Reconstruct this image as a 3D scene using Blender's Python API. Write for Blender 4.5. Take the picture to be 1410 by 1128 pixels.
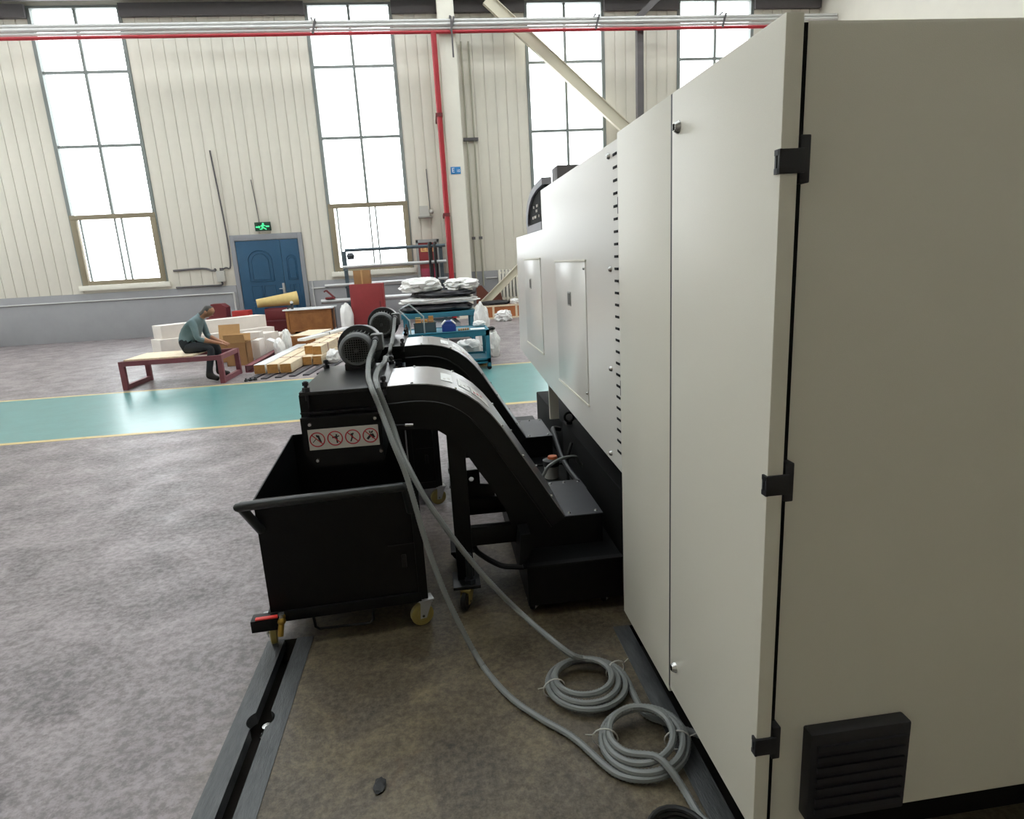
import bpy, bmesh, math, random
from mathutils import Vector, Matrix, noise
random.seed(7)
PI = math.pi
for o in list(bpy.data.objects): bpy.data.objects.remove(o)
scene = bpy.context.scene
COL = scene.collection

# ------------------------------------------------------------------ camera
FPX, CX, CY = 866.8, 705.0, 564.0
YAW, PITCH, ROLL = map(math.radians, (6.404, 13.32, -3.204))
CAM = Vector((0, 0, 1.6))
def _rot():
    a, b, c = YAW, PITCH, ROLL
    Rz = Matrix(((math.cos(a), -math.sin(a), 0), (math.sin(a), math.cos(a), 0), (0, 0, 1)))
    base = Matrix(((1, 0, 0), (0, 0, -1), (0, 1, 0)))
    Rx = Matrix(((1, 0, 0), (0, math.cos(b), -math.sin(b)), (0, math.sin(b), math.cos(b))))
    Rr = Matrix(((math.cos(c), -math.sin(c), 0), (math.sin(c), math.cos(c), 0), (0, 0, 1)))
    return Rr @ Rx @ base @ Rz          # world -> (right, down, forward)
RW = _rot()
def at(px, py, ax, v):
    """point on the plane ax = v seen in the direction of a pixel of the 1410 x 1128 photo"""
    d = RW.transposed() @ Vector(((px-CX)/FPX, (py-CY)/FPX, 1.0))
    i = 'XYZ'.index(ax)
    return CAM + d*((v-CAM[i])/d[i])
cam_d = bpy.data.cameras.new('camera'); cam = bpy.data.objects.new('camera', cam_d); COL.objects.link(cam)
cam_d.sensor_fit = 'HORIZONTAL'; cam_d.sensor_width = 36.0; cam_d.lens = FPX/1410*36.0
cam_d.clip_start = 0.02; cam_d.clip_end = 200
m3 = RW.transposed() @ Matrix(((1, 0, 0), (0, -1, 0), (0, 0, -1)))
cam.matrix_world = Matrix.Translation(CAM) @ m3.to_4x4()
scene.camera = cam

# ------------------------------------------------------------------ world: overcast sky
world = bpy.data.worlds.new('overcast'); scene.world = world; world.use_nodes = True
bg = world.node_tree.nodes['Background']
bg.inputs[0].default_value = (0.97, 0.98, 1.0, 1); bg.inputs[1].default_value = 6.0
vs = scene.view_settings
vs.view_transform = 'Standard'; vs.look = 'None'; vs.gamma = 1.0; vs.use_curve_mapping = False
vs.exposure = 0.0

# ------------------------------------------------------------------ materials
def lin(h):
    h = h.lstrip('#'); out = []
    for i in (0, 2, 4):
        c = int(h[i:i+2], 16)/255
        out.append(c/12.92 if c <= 0.04045 else ((c+0.055)/1.055)**2.4)
    return (*out, 1.0)
MATS = {}
def mat(name, col, rough=0.5, metal=0.0, var=0.0, scale=8.0, bump=0.0, bscale=60.0, col2=None, spec=0.5, stretch=(1, 1, 1), emit=0):
    if name in MATS: return MATS[name]
    m = bpy.data.materials.new(name); m.use_nodes = True
    nt = m.node_tree; b = nt.nodes['Principled BSDF']
    c = lin(col)
    b.inputs['Base Color'].default_value = c
    b.inputs['Roughness'].default_value = rough; b.inputs['Metallic'].default_value = metal
    b.inputs['Specular IOR Level'].default_value = spec
    if var > 0 or bump > 0 or col2:
        tc = nt.nodes.new('ShaderNodeTexCoord'); mp = nt.nodes.new('ShaderNodeMapping')
        mp.inputs['Scale'].default_value = stretch
        nt.links.new(tc.outputs['Object'], mp.inputs[0])
    if var > 0 or col2:
        n = nt.nodes.new('ShaderNodeTexNoise'); n.inputs['Scale'].default_value = scale; n.inputs['Detail'].default_value = 6
        n.inputs['Roughness'].default_value = 0.65
        nt.links.new(mp.outputs[0], n.inputs[0])
        r = nt.nodes.new('ShaderNodeValToRGB'); r.color_ramp.elements[0].position = 0.3; r.color_ramp.elements[1].position = 0.7
        c2 = lin(col2) if col2 else tuple(min(1, x*(1+var)) for x in c[:3])+(1,)
        c1 = c if col2 else tuple(x*(1-var) for x in c[:3])+(1,)
        r.color_ramp.elements[0].color = c1; r.color_ramp.elements[1].color = c2
        nt.links.new(n.outputs[0], r.inputs[0]); nt.links.new(r.outputs[0], b.inputs['Base Color'])
    if bump > 0:
        n2 = nt.nodes.new('ShaderNodeTexNoise'); n2.inputs['Scale'].default_value = bscale; n2.inputs['Detail'].default_value = 4
        nt.links.new(mp.outputs[0], n2.inputs[0])
        bp = nt.nodes.new('ShaderNodeBump'); bp.inputs['Strength'].default_value = bump; bp.inputs['Distance'].default_value = 0.01
        nt.links.new(n2.outputs[0], bp.inputs['Height']); nt.links.new(bp.outputs[0], b.inputs['Normal'])
    if emit:
        b.inputs['Emission Color'].default_value = c; b.inputs['Emission Strength'].default_value = emit
    MATS[name] = m
    return m
def glass_mat():
    m = bpy.data.materials.new('window_glass'); m.use_nodes = True; nt = m.node_tree; nt.nodes.clear()
    o = nt.nodes.new('ShaderNodeOutputMaterial'); mx = nt.nodes.new('ShaderNodeMixShader'); mx.inputs[0].default_value = 0.06
    t = nt.nodes.new('ShaderNodeBsdfTransparent'); g = nt.nodes.new('ShaderNodeBsdfGlossy'); g.inputs['Roughness'].default_value = 0.05
    t.inputs[0].default_value = (0.95, 0.97, 0.97, 1)
    nt.links.new(t.outputs[0], mx.inputs[1]); nt.links.new(g.outputs[0], mx.inputs[2]); nt.links.new(mx.outputs[0], o.inputs[0])
    return m
GLASS = glass_mat()
def plastic_film():
    m = bpy.data.materials.new('clear_film'); m.use_nodes = True; nt = m.node_tree; b = nt.nodes['Principled BSDF']
    b.inputs['Base Color'].default_value = (0.85, 0.87, 0.88, 1); b.inputs['Roughness'].default_value = 0.25
    return m
def floor_mat():
    m = bpy.data.materials.new('concrete_floor'); m.use_nodes = True; nt = m.node_tree; b = nt.nodes['Principled BSDF']
    L = nt.links.new
    tc = nt.nodes.new('ShaderNodeTexCoord')
    def nz(scale, det=8, ro=0.65, dist=0.0):
        n = nt.nodes.new('ShaderNodeTexNoise'); n.inputs['Scale'].default_value = scale; n.inputs['Detail'].default_value = det
        n.inputs['Roughness'].default_value = ro; n.inputs['Distortion'].default_value = dist
        L(tc.outputs['Object'], n.inputs[0]); return n
    def ramp(src, stops):
        r = nt.nodes.new('ShaderNodeValToRGB'); e = r.color_ramp.elements
        while len(e) < len(stops): e.new(0.5)
        for k, (p, c) in enumerate(stops): e[k].position = p; e[k].color = c
        L(src, r.inputs[0]); return r
    def mix(fac, a, bb, mode='MIX'):
        x = nt.nodes.new('ShaderNodeMix'); x.data_type = 'RGBA'; x.blend_type = mode
        if hasattr(fac, 'is_linked') or isinstance(fac, bpy.types.NodeSocket): L(fac, x.inputs[0])
        else: x.inputs[0].default_value = fac
        L(a, x.inputs[6]); L(bb, x.inputs[7]); return x.outputs[2]
    big = ramp(nz(2.2, 9, 0.65, 0.6).outputs[0], [(0.34, lin('#565050')), (0.5, lin('#817879')), (0.64, lin('#a2989a'))])
    fine = ramp(nz(26, 9, 0.75).outputs[0], [(0.42, lin('#4c4645')), (0.58, lin('#9f9697'))])
    dry = mix(0.45, big.outputs[0], fine.outputs[0])
    oil_shade1 = ramp(nz(3.2, 10, 0.7, 0.8).outputs[0], [(0.32, lin('#2a231a')), (0.5, lin('#4b4233')), (0.66, lin('#75694f'))])
    oil_shade2 = ramp(nz(38, 9, 0.8).outputs[0], [(0.42, lin('#2c251a')), (0.6, lin('#7d715c'))])
    wet_shaded = mix(0.4, oil_shade1.outputs[0], oil_shade2.outputs[0])
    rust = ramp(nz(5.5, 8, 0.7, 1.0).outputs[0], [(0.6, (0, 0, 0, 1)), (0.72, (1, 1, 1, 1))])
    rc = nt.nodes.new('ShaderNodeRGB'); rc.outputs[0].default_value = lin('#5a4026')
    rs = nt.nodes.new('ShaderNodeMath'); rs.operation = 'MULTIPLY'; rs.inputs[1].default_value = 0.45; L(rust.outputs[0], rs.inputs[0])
    wet_shaded = mix(rs.outputs[0], wet_shaded, rc.outputs[0])
    # oil-soaked strip right of the rail, with the machine's shade painted in
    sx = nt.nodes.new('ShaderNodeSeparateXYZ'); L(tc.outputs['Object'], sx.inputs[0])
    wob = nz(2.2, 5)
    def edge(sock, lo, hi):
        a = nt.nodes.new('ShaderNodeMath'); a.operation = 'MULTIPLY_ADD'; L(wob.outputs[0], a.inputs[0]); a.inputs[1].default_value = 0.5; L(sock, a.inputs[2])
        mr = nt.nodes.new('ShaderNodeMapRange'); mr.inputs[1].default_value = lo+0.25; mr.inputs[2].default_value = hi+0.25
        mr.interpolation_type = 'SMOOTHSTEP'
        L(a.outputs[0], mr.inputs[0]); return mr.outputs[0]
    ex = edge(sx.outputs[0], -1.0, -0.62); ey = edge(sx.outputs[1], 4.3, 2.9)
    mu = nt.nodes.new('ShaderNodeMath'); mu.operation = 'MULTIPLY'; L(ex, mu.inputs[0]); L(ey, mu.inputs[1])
    col = mix(mu.outputs[0], dry, wet_shaded)
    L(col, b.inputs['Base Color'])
    rr = ramp(nz(4, 7).outputs[0], [(0.3, (0.34, 0.34, 0.34, 1)), (0.7, (0.58, 0.58, 0.58, 1))])
    L(rr.outputs[0], b.inputs['Roughness'])
    bp = nt.nodes.new('ShaderNodeBump'); bp.inputs['Strength'].default_value = 0.25; bp.inputs['Distance'].default_value = 0.01
    L(nz(30, 8).outputs[0], bp.inputs['Height']); L(bp.outputs[0], b.inputs['Normal'])
    return m
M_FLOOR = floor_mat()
cream = mat('cream_panel', '#dad5c8', 0.55, var=0.03, scale=1.5)
cream2 = mat('cream_steel', '#e4e0d3', 0.5, var=0.03, scale=2)
greyw = mat('grey_wainscot', '#98989a', 0.6, var=0.05, scale=2)
mullm = mat('mullion_grey', '#7f8582', 0.5)
tanm = mat('tan_sash', '#8a7f68', 0.55)
darkst = mat('dark_steel', '#5c5859', 0.55, var=0.05)
bracem = mat('brace_tan', '#cdc6b2', 0.5)
galv = mat('galvanised', '#b4b4b4', 0.35, 0.6)
pipew = mat('pale_pipe', '#c9c8c6', 0.4, 0.2)
redp = mat('red_pipe_paint', '#a3222c', 0.4, var=0.06)
green = mat('green_floor_paint', '#5c8f8d', 0.28, var=0.10, scale=3, bump=0.1, bscale=20)
yellow = mat('yellow_line_paint', '#c8b27a', 0.45, var=0.12, scale=9)
steelbar = mat('rail_steel', '#4d4f50', 0.45, 0.4, var=0.3, scale=10, bump=0.2, bscale=40, stretch=(6, 1, 1))
pit = mat('slot_dirt', '#1f1a14', 0.8, var=0.3, scale=20)
white = mat('machine_white', '#d9d5c7', 0.34, bump=0.10, bscale=500)
white2 = mat('lathe_white', '#e2dfd8', 0.24, spec=0.6)
whitein = mat('machine_white_edge', '#d4d0c2', 0.45)
black = mat('black_paint', '#0a0b0c', 0.45, var=0.15, scale=5, spec=0.22)
blacks = mat('black_satin', '#101112', 0.36, spec=0.35)
blackp = mat('black_plastic', '#1b1b20', 0.5)
deep = mat('deep_black', '#080808', 0.7, spec=0.15)
chrome = mat('bright_bolt', '#b9b9b6', 0.25, 0.9)
sheet = mat('grey_sheet_steel', '#a6a6a6', 0.33, 0.85, var=0.06, scale=10, stretch=(1, 12, 1))
motorg = mat('motor_grey', '#4b4d4d', 0.5)
motord = mat('motor_dark', '#262829', 0.5)
conduit = mat('grey_conduit', '#747775', 0.45)
rubber = mat('black_rubber', '#141414', 0.6)
nylon = mat('yellow_nylon', '#8f8048', 0.4, var=0.1)
brass = mat('brass', '#a8873c', 0.35, 0.8)
redpl = mat('red_plastic', '#d8352c', 0.45)
bluepaint = mat('blue_door_paint', '#244e6c', 0.42, var=0.06, scale=2)
bluebench = mat('blue_bench_paint', '#2a6f84', 0.45, var=0.08)
maroon = mat('maroon_paint', '#6b2629', 0.5, var=0.1)
redpanel_m = mat('brick_red_paint', '#8c2f31', 0.5, var=0.06)
browns = mat('red_brown_steel', '#7a4048', 0.55, var=0.15)
card = mat('cardboard', '#9b734a', 0.75, var=0.07, scale=6)
card_in = mat('cardboard_flap', '#bd9463', 0.75, var=0.07)
wood = mat('pale_wood', '#dfcdb0', 0.65, var=0.12, scale=6, stretch=(6, 1, 6))
woodend = mat('wood_end', '#a8793f', 0.75, var=0.2, scale=20)
crate_m = mat('plywood', '#a06a38', 0.7, col2='#7f4f26', scale=5)
orangew = mat('orange_plywood', '#b06a3e', 0.7, var=0.12, scale=5)
whitebox = mat('white_carton', '#dcd4cc', 0.6, var=0.04)
whitebag = mat('white_bag', '#e4e3e0', 0.5, var=0.03, bump=0.5, bscale=18)
blackbag = mat('black_sheet', '#1e1e22', 0.35, bump=0.6, bscale=14)
foam = mat('yellow_foam', '#d0b878', 0.7, var=0.06)
bluebox = mat('blue_plastic', '#27408c', 0.45)
bingrey = mat('bin_grey_green', '#44545a', 0.5)
strap = mat('red_strap', '#7d3d34', 0.6)
tieblk = mat('dark_strap', '#26272a', 0.6)
film = plastic_film()
paper = mat('white_paper', '#dfe0de', 0.6)
stickerm = mat('sticker_grey_white', '#c9c8c2', 0.5)
stred = mat('sticker_red', '#b3202e', 0.5)
stblk = mat('sticker_black', '#17171a', 0.5)
signblue = mat('sign_blue', '#2a7fbf', 0.5)
signwhite = mat('sign_white', '#eef3f6', 0.5)
exitdark = mat('exit_dark_green', '#1d3a2a', 0.4)
exitlit = mat('exit_lit_green', '#52e39a', 0.4, emit=0.7)
ltgrey = mat('light_grey_plastic', '#b7b5ae', 0.5)
hoodg = mat('hood_grey', '#8f8d93', 0.45)
labely = mat('label_yellow', '#e2b878', 0.6)

# ------------------------------------------------------------------ mesh helpers
class MB:
    def __init__(s): s.bm = bmesh.new()
    def box(s, x0, x1, y0, y1, z0, z1, bev=0.0, M=None):
        r = bmesh.ops.create_cube(s.bm, size=1.0); vs_ = r['verts']
        for v in vs_:
            v.co = Vector((x0+(v.co.x+.5)*(x1-x0), y0+(v.co.y+.5)*(y1-y0), z0+(v.co.z+.5)*(z1-z0)))
            if M: v.co = M @ v.co
        if bev > 0:
            es = list({e for v in vs_ for e in v.link_edges})
            bmesh.ops.bevel(s.bm, geom=es, offset=bev, segments=2, profile=0.6, affect='EDGES')
        return s
    def bar(s, p0, p1, w, h, up=(0, 0, 1), bev=0.0):
        p0, p1 = Vector(p0), Vector(p1); d = p1-p0; L = d.length; d.normalize()
        u = Vector(up); sd = d.cross(u)
        if sd.length < 1e-4: sd = d.cross(Vector((1, 0, 0)))
        sd.normalize(); uu = sd.cross(d)
        M = Matrix(((sd.x, d.x, uu.x, p0.x), (sd.y, d.y, uu.y, p0.y), (sd.z, d.z, uu.z, p0.z), (0, 0, 0, 1)))
        return s.box(-w/2, w/2, 0, L, -h/2, h/2, bev, M)
    def cyl(s, p0, p1, r, r1=None, seg=20, bev=0):
        p0, p1 = Vector(p0), Vector(p1); d = p1-p0
        q = Vector((0, 0, 1)).rotation_difference(d.normalized())
        M = Matrix.Translation((p0+p1)/2) @ q.to_matrix().to_4x4()
        bmesh.ops.create_cone(s.bm, cap_ends=True, segments=seg, radius1=r, radius2=r if r1 is None else r1, depth=d.length, matrix=M)
        return s
    def sphere(s, c, r, sc=(1, 1, 1), seg=16):
        M = Matrix.Translation(c) @ Matrix.Diagonal((*sc, 1))
        bmesh.ops.create_uvsphere(s.bm, u_segments=seg, v_segments=max(6, seg//2), radius=r, matrix=M); return s
    def prism(s, poly, a0, a1, axis='Y'):
        def co(p, a):
            if axis == 'Y': return Vector((p[0], a, p[1]))
            if axis == 'X': return Vector((a, p[0], p[1]))
            return Vector((p[0], p[1], a))
        A = [s.bm.verts.new(co(p, a0)) for p in poly]; B = [s.bm.verts.new(co(p, a1)) for p in poly]
        n = len(poly); fs = [s.bm.faces.new(A), s.bm.faces.new(B[::-1])]
        for i in range(n): fs.append(s.bm.faces.new((A[i], B[i], B[(i+1) % n], A[(i+1) % n])))
        bmesh.ops.recalc_face_normals(s.bm, faces=fs)
        return s
    def tube(s, pts, r, seg=10, closed=False, smooth=0):
        pts = [Vector(p) for p in pts]
        if smooth: pts = spline(pts, smooth, closed)
        n = len(pts); rings = []
        prev = None
        for i, p in enumerate(pts):
            a = pts[i-1] if (i > 0 or closed) else p
            b = pts[(i+1) % n] if (i < n-1 or closed) else p
            t = (b-a)
            if t.length < 1e-9: t = Vector((0, 0, 1))
            t.normalize()
            if prev is None:
                u = t.orthogonal().normalized()
            else:
                u = prev - t*prev.dot(t)
                if u.length < 1e-6: u = t.orthogonal()
                u.normalize()
            prev = u; v = t.cross(u)
            rr = r(i/(n-1)) if callable(r) else r
            rings.append([s.bm.verts.new(p+(u*math.cos(2*PI*k/seg)+v*math.sin(2*PI*k/seg))*rr) for k in range(seg)])
        m = n if closed else n-1
        for i in range(m):
            A, B = rings[i], rings[(i+1) % n]
            for k in range(seg):
                f = s.bm.faces.new((A[k], A[(k+1) % seg], B[(k+1) % seg], B[k])); f.smooth = True
        if not closed:
            s.bm.faces.new(rings[0][::-1]); s.bm.faces.new(rings[-1])
        return s
    def lathe(s, prof, o, axis='Z', seg=28, caps=True):
        """prof: list of (radius, height along axis)"""
        o = Vector(o); rings = []
        for (r, h) in prof:
            ring = []
            for k in range(seg):
                c, sn = math.cos(2*PI*k/seg)*r, math.sin(2*PI*k/seg)*r
                d = Vector((c, sn, h)) if axis == 'Z' else Vector((c, h, sn)) if axis == 'Y' else Vector((h, c, sn))
                ring.append(s.bm.verts.new(o+d))
            rings.append(ring)
        fs = []
        for A, B in zip(rings, rings[1:]):
            for k in range(seg): fs.append(s.bm.faces.new((A[k], A[(k+1) % seg], B[(k+1) % seg], B[k])))
        if caps: fs.append(s.bm.faces.new(rings[0])); fs.append(s.bm.faces.new(rings[-1]))
        bmesh.ops.recalc_face_normals(s.bm, faces=fs)
        return s
    def blob(s, c, size, amp=0.15, fr=3.0, seed=0, sub=4, flat=True, pw=2.6):
        """lumpy sack-like body sitting on z = c.z"""
        r = bmesh.ops.create_icosphere(s.bm, subdivisions=sub, radius=1.0)
        for v in r['verts']:
            n = v.co.normalized()
            k = (abs(n.x)**pw+abs(n.y)**pw+abs(n.z)**pw)**(-1/pw)
            d = 1+amp*(noise.fractal(n*fr+Vector((seed*3.1, seed*1.7, seed)), 0.8, 2.0, 5))
            q = n*k*d
            if flat and q.z < -0.75: q.z = -0.75-(q.z+0.75)*0.05*-1 if False else -0.75
            v.co = Vector((c[0]+q.x*size[0], c[1]+q.y*size[1], c[2]+(q.z+0.75)*size[2]))
        for f in s.bm.faces: f.smooth = True
        return s
def spline(P, k, closed=False):
    out = []; n = len(P)
    rng = range(n) if closed else range(n-1)
    for i in rng:
        p1, p2 = P[i], P[(i+1) % n]
        p0 = P[i-1] if (i > 0 or closed) else p1*2-p2
        p3 = P[(i+2) % n] if (i+2 < n or closed) else p2*2-p1
        for j in range(k):
            t = j/k
            out.append(0.5*((2*p1)+(p2-p0)*t+(2*p0-5*p1+4*p2-p3)*t*t+(3*p1-p0-3*p2+p3)*t**3))
    if not closed: out.append(P[-1].copy())
    return out
ORG = {}
def shade(me, ang=35):
    for p in me.polygons: p.use_smooth = True
    try: me.set_sharp_from_angle(angle=math.radians(ang))
    except Exception: pass
def thing(name, label, cat, loc=(0, 0, 0), rz=0.0, group=None, local=False):
    o = bpy.data.objects.new(name, None); COL.objects.link(o)
    o.empty_display_size = 0.05
    o.location = loc; o.rotation_euler = (0, 0, rz)
    o['label'] = label; o['category'] = cat
    if group: o['group'] = group
    ORG[o.name] = Vector((0, 0, 0)) if (local or rz) else Vector(loc)
    return o
def mesh_from(name, mb, off):
    for v in mb.bm.verts: v.co -= off
    me = bpy.data.meshes.new(name); mb.bm.to_mesh(me); mb.bm.free(); shade(me)
    return me
def part(name, mb, m, parent, label=None):
    off = ORG[parent.name]
    me = mesh_from(name, mb, off)
    o = bpy.data.objects.new(name, me); COL.objects.link(o); o.parent = parent
    me.materials.append(m); ORG[o.name] = off
    if label: o['label'] = label
    return o
def single(name, mb, m, label, cat, group=None, kind=None):
    xs = [v.co for v in mb.bm.verts]
    lo = Vector((min(v.x for v in xs), min(v.y for v in xs), min(v.z for v in xs)))
    hi = Vector((max(v.x for v in xs), max(v.y for v in xs), max(v.z for v in xs)))
    base = Vector(((lo.x+hi.x)/2, (lo.y+hi.y)/2, lo.z))
    me = mesh_from(name, mb, base)
    o = bpy.data.objects.new(name, me); COL.objects.link(o); o.location = base; me.materials.append(m)
    ORG[o.name] = base
    if kind: o['kind'] = kind
    if label: o['label'] = label
    if cat: o['category'] = cat
    if group: o['group'] = group
    return o
def struct(name, mb, m, label=None, cat=None):
    o = single(name, mb, m, label, cat, kind='structure')
    # keep world coordinates as object coordinates
    d = o.location.copy(); o.data.transform(Matrix.Translation(d)); o.location = (0, 0, 0); ORG[o.name] = Vector((0, 0, 0))
    return o
def inst(name, me, parent, loc, rot=(0, 0, 0), scale=(1, 1, 1)):
    o = bpy.data.objects.new(name, me); COL.objects.link(o); o.parent = parent; o.location = loc; o.rotation_euler = rot; o.scale = scale
    return o
def copy_tree(o, parent=None):
    c = o.copy(); COL.objects.link(c); c.parent = parent
    for ch in list(o.children): copy_tree(ch, c)
    return c
def text_mb(txt, size, M, ext=0.001):
    cu = bpy.data.curves.new('t', 'FONT'); cu.body = txt; cu.size = size; cu.extrude = ext; cu.align_x = 'CENTER'; cu.align_y = 'CENTER'
    to = bpy.data.objects.new('t', cu); COL.objects.link(to)
    dg = bpy.context.evaluated_depsgraph_get(); me = bpy.data.meshes.new_from_object(to.evaluated_get(dg))
    mb = MB(); mb.bm.from_mesh(me); bmesh.ops.transform(mb.bm, matrix=M, verts=mb.bm.verts)
    bpy.data.objects.remove(to); bpy.data.meshes.remove(me)
    return mb

# ================================================================== THE HALL
XL, XR, YF, YB, ZC = -16.0, 12.0, -8.0, 19.5, 11.0
# rails let into the floor
RL = (-0.860, -0.660); RR = (0.665, 0.865); SLOT = 0.055; RY0, RLY1, RRY1 = -1.0, 2.63, 2.42
mb = MB()
xs = [XL, RL[0], RL[1], RR[0], RR[1], XR]; ys = [YF, RY0, RRY1, RLY1, YB+0.2]
for i in range(5):
    for j in range(4):
        if i == 1 and j in (1, 2): continue
        if i == 3 and j == 1: continue
        a = [mb.bm.verts.new((x, y, 0)) for x, y in ((xs[i], ys[j]), (xs[i+1], ys[j]), (xs[i+1], ys[j+1]), (xs[i], ys[j+1]))]
        mb.bm.faces.new(a)
bmesh.ops.remove_doubles(mb.bm, verts=mb.bm.verts, dist=1e-5)
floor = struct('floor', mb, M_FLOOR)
for (a, b), y1 in ((RL, RLY1), (RR, RRY1)):
    mb = MB(); mb.box(a, b, RY0, y1, -0.16, -0.11)
    for x in (a, b): mb.box(x-0.01, x, RY0, y1, -0.16, -0.001) if x == a else mb.box(x, x+0.01, RY0, y1, -0.16, -0.001)
    mb.box(a, b, y1, y1+0.01, -0.16, -0.001); mb.box(a, b, RY0-0.01, RY0, -0.16, -0.001)
    part('slot_bed', mb, pit, floor)
    mid = (a+b)/2
    for sgn in (-1, 1):
        e = mid+sgn*SLOT/2; o_ = a if sgn < 0 else b
        hy, hr = (2.108, 0.05) if a < 0 else (0.9, 0.05)
        dx = SLOT/2; th = math.acos(dx/hr)
        pts = [(o_, RY0), (e, RY0)]
        k0 = 10
        for k in range(k0+1):
            t = -th+2*th*k/k0
            pts.append((mid+sgn*hr*math.cos(t), hy+hr*math.sin(t)))
        pts += [(e, y1), (o_, y1)]
        mb = MB(); mb.prism(pts, -0.045, 0.003, 'Z')
        part('rail_bar', mb, steelbar, floor)
mb = MB(); mb.lathe([(0.0001, 0), (0.030, 0), (0.030, 0.05), (0.017, 0.055), (0.017, 0.085), (0.0001, 0.088)], (-0.742, 2.108, -0.112), seg=14)
part('anchor_bolt', mb, chrome, floor)
# painted walkway
mb = MB(); mb.box(XL, XR, 7.06, 9.80, 0.0, 0.0015); part('walkway_paint', mb, green, floor, 'green painted walkway strip')
for y in (6.97, 9.80):
    mb = MB(); mb.box(XL, XR, y, y+0.09, 0.0, 0.002); part('line_paint', mb, yellow, floor, 'yellow border line of the walkway')

# back wall with window openings
WINS = [(-9.75, -7.55), (-2.79, -0.56), (3.19, 5.39), (7.66, 9.88)]
ZS, ZT = 1.55, 8.62
mb = MB(); cur = XL
for a, b in WINS:
    mb.box(cur, a, YB, YB+0.2, 0, ZC); mb.box(a, b, YB, YB+0.2, 0, ZS); mb.box(a, b, YB, YB+0.2, ZT, ZC); cur = b
mb.box(cur, XR, YB, YB+0.2, 0, ZC)
wall = struct('wall_back', mb, cream)
PW = 0.30
pm = {}
def panel_mesh(w, h):
    k = (round(w, 3), round(h, 3))
    if k not in pm:
        b_ = MB(); b_.box(-w/2+0.006, w/2-0.006, -0.022, 0.0, 0, h, bev=0.008); me = mesh_from('panel', b_, Vector()); me.materials.append(cream); pm[k] = me
    return pm[k]
x = XL+0.1
ZW = 1.33
def pan(x0, x1, z0, z1): inst('panel', panel_mesh(x1-x0, z1-z0), wall, ((x0+x1)/2, YB, z0))
def strip(a, b, z0, z1):
    n = max(1, round((b-a)/PW)); w = (b-a)/n
    for k in range(n): pan(a+k*w, a+(k+1)*w, z0, z1)
cur = XL
DOOR = (-5.64, -3.64)
for a, b in WINS+[(XR, XR)]:
    if cur < DOOR[0] < a:
        strip(cur, DOOR[0], ZW, 8.32); strip(DOOR[0], DOOR[1], 2.72, 8.32); strip(DOOR[1], a-0.05, ZW, 8.32)
    else: strip(cur, a-0.05, ZW, 8.32)
    if b > a: cur = b+0.05
cur = XL
for a, b in WINS+[(XR, XR)]:
    mb = MB(); mb.box(cur, a-0.04, YB-0.14, YB, 8.32, 8.63); part('lintel_band', mb, darkst, wall); cur = b+0.04
mb = MB()
for a, b in ((XL, DOOR[0]-0.02), (DOOR[1]+0.02, XR)): mb.box(a, b, YB-0.03, YB, 0, ZW, bev=0.004)
part('wainscot', mb, greyw, wall, 'grey lower wall band')
for a, b in ((XL, DOOR[0]-0.1), (DOOR[1]+0.1, 0.3), (1.62, 1.95)):
    mb = MB(); mb.tube([(a, YB-0.05, 1.12), (b, YB-0.05, 1.12)], 0.018, 8); part('wall_conduit', mb, pipew, wall)
mb = MB(); mb.tube([(-3.5, YB-0.05, 1.32), (-3.5, YB-0.05, 0.1)], 0.02, 8); part('wall_conduit', mb, pipew, wall)
mb = MB(); mb.tube([(-5.75, YB-0.05, 1.12), (-5.75, YB-0.05, 0.1)], 0.03, 8); part('wall_conduit', mb, pipew, wall)

# windows
for wi, (a, b) in enumerate(WINS):
    mb = MB()
    for x0, x1 in ((a-0.05, a+0.04), (b-0.04, b+0.05)): mb.box(x0, x1, YB-0.04, YB+0.1, ZS, ZT)
    mb.box(a+0.04, b-0.04, YB-0.04, YB+0.1, ZT-0.06, ZT)
    w = struct('window_%d' % (wi+1), mb, mullm)
    c = (a+b)/2
    rows = [3.40, 5.22, 7.05]
    for z in rows[1:]:
        mb = MB(); mb.box(a, b, YB-0.01, YB+0.05, z-0.035, z+0.035); part('transom', mb, mullm, w)
    mb = MB(); mb.box(c-0.035, c+0.035, YB-0.016, YB+0.052, 3.40, ZT); part('mullion', mb, mullm, w)
    # lower sliding sash, tan frame
    mb = MB(); mb.box(a-0.02, b+0.02, YB-0.064, YB+0.08, 3.33, 3.45, 0.006); mb.box(a-0.02, a+0.13, YB-0.06, YB+0.08, ZS+.001, 3.33, 0.006)
    mb.box(b-0.13, b+0.02, YB-0.06, YB+0.08, ZS+.001, 3.33, 0.006); mb.box(a+0.125, b-0.125, YB-0.058, YB+0.08, ZS+.001, ZS+0.12, 0.006)
    part('sash_frame', mb, tanm, w)
    for xx in (a+0.22, c+0.02, c+0.20):
        mb = MB(); mb.box(xx-0.02, xx+0.02, YB-0.02, YB+0.04, ZS+0.1, 3.34); part('sash_stile', mb, mullm, w)
    zz = [ZS+0.1]+rows+[ZT]
    for k in range(4):
        for x0, x1 in ((a, c), (c, b)):
            mb = MB(); mb.box(x0+0.03, x1-0.03, YB+0.015, YB+0.021, zz[k]+0.03, zz[k+1]-0.03)
            part('pane', mb, GLASS, w)
    mb = MB(); mb.box(a-0.12, b+0.12, YB-0.12, YB+0.05, ZS-0.14, ZS, 0.01); part('sill', mb, cream2, w)

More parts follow.
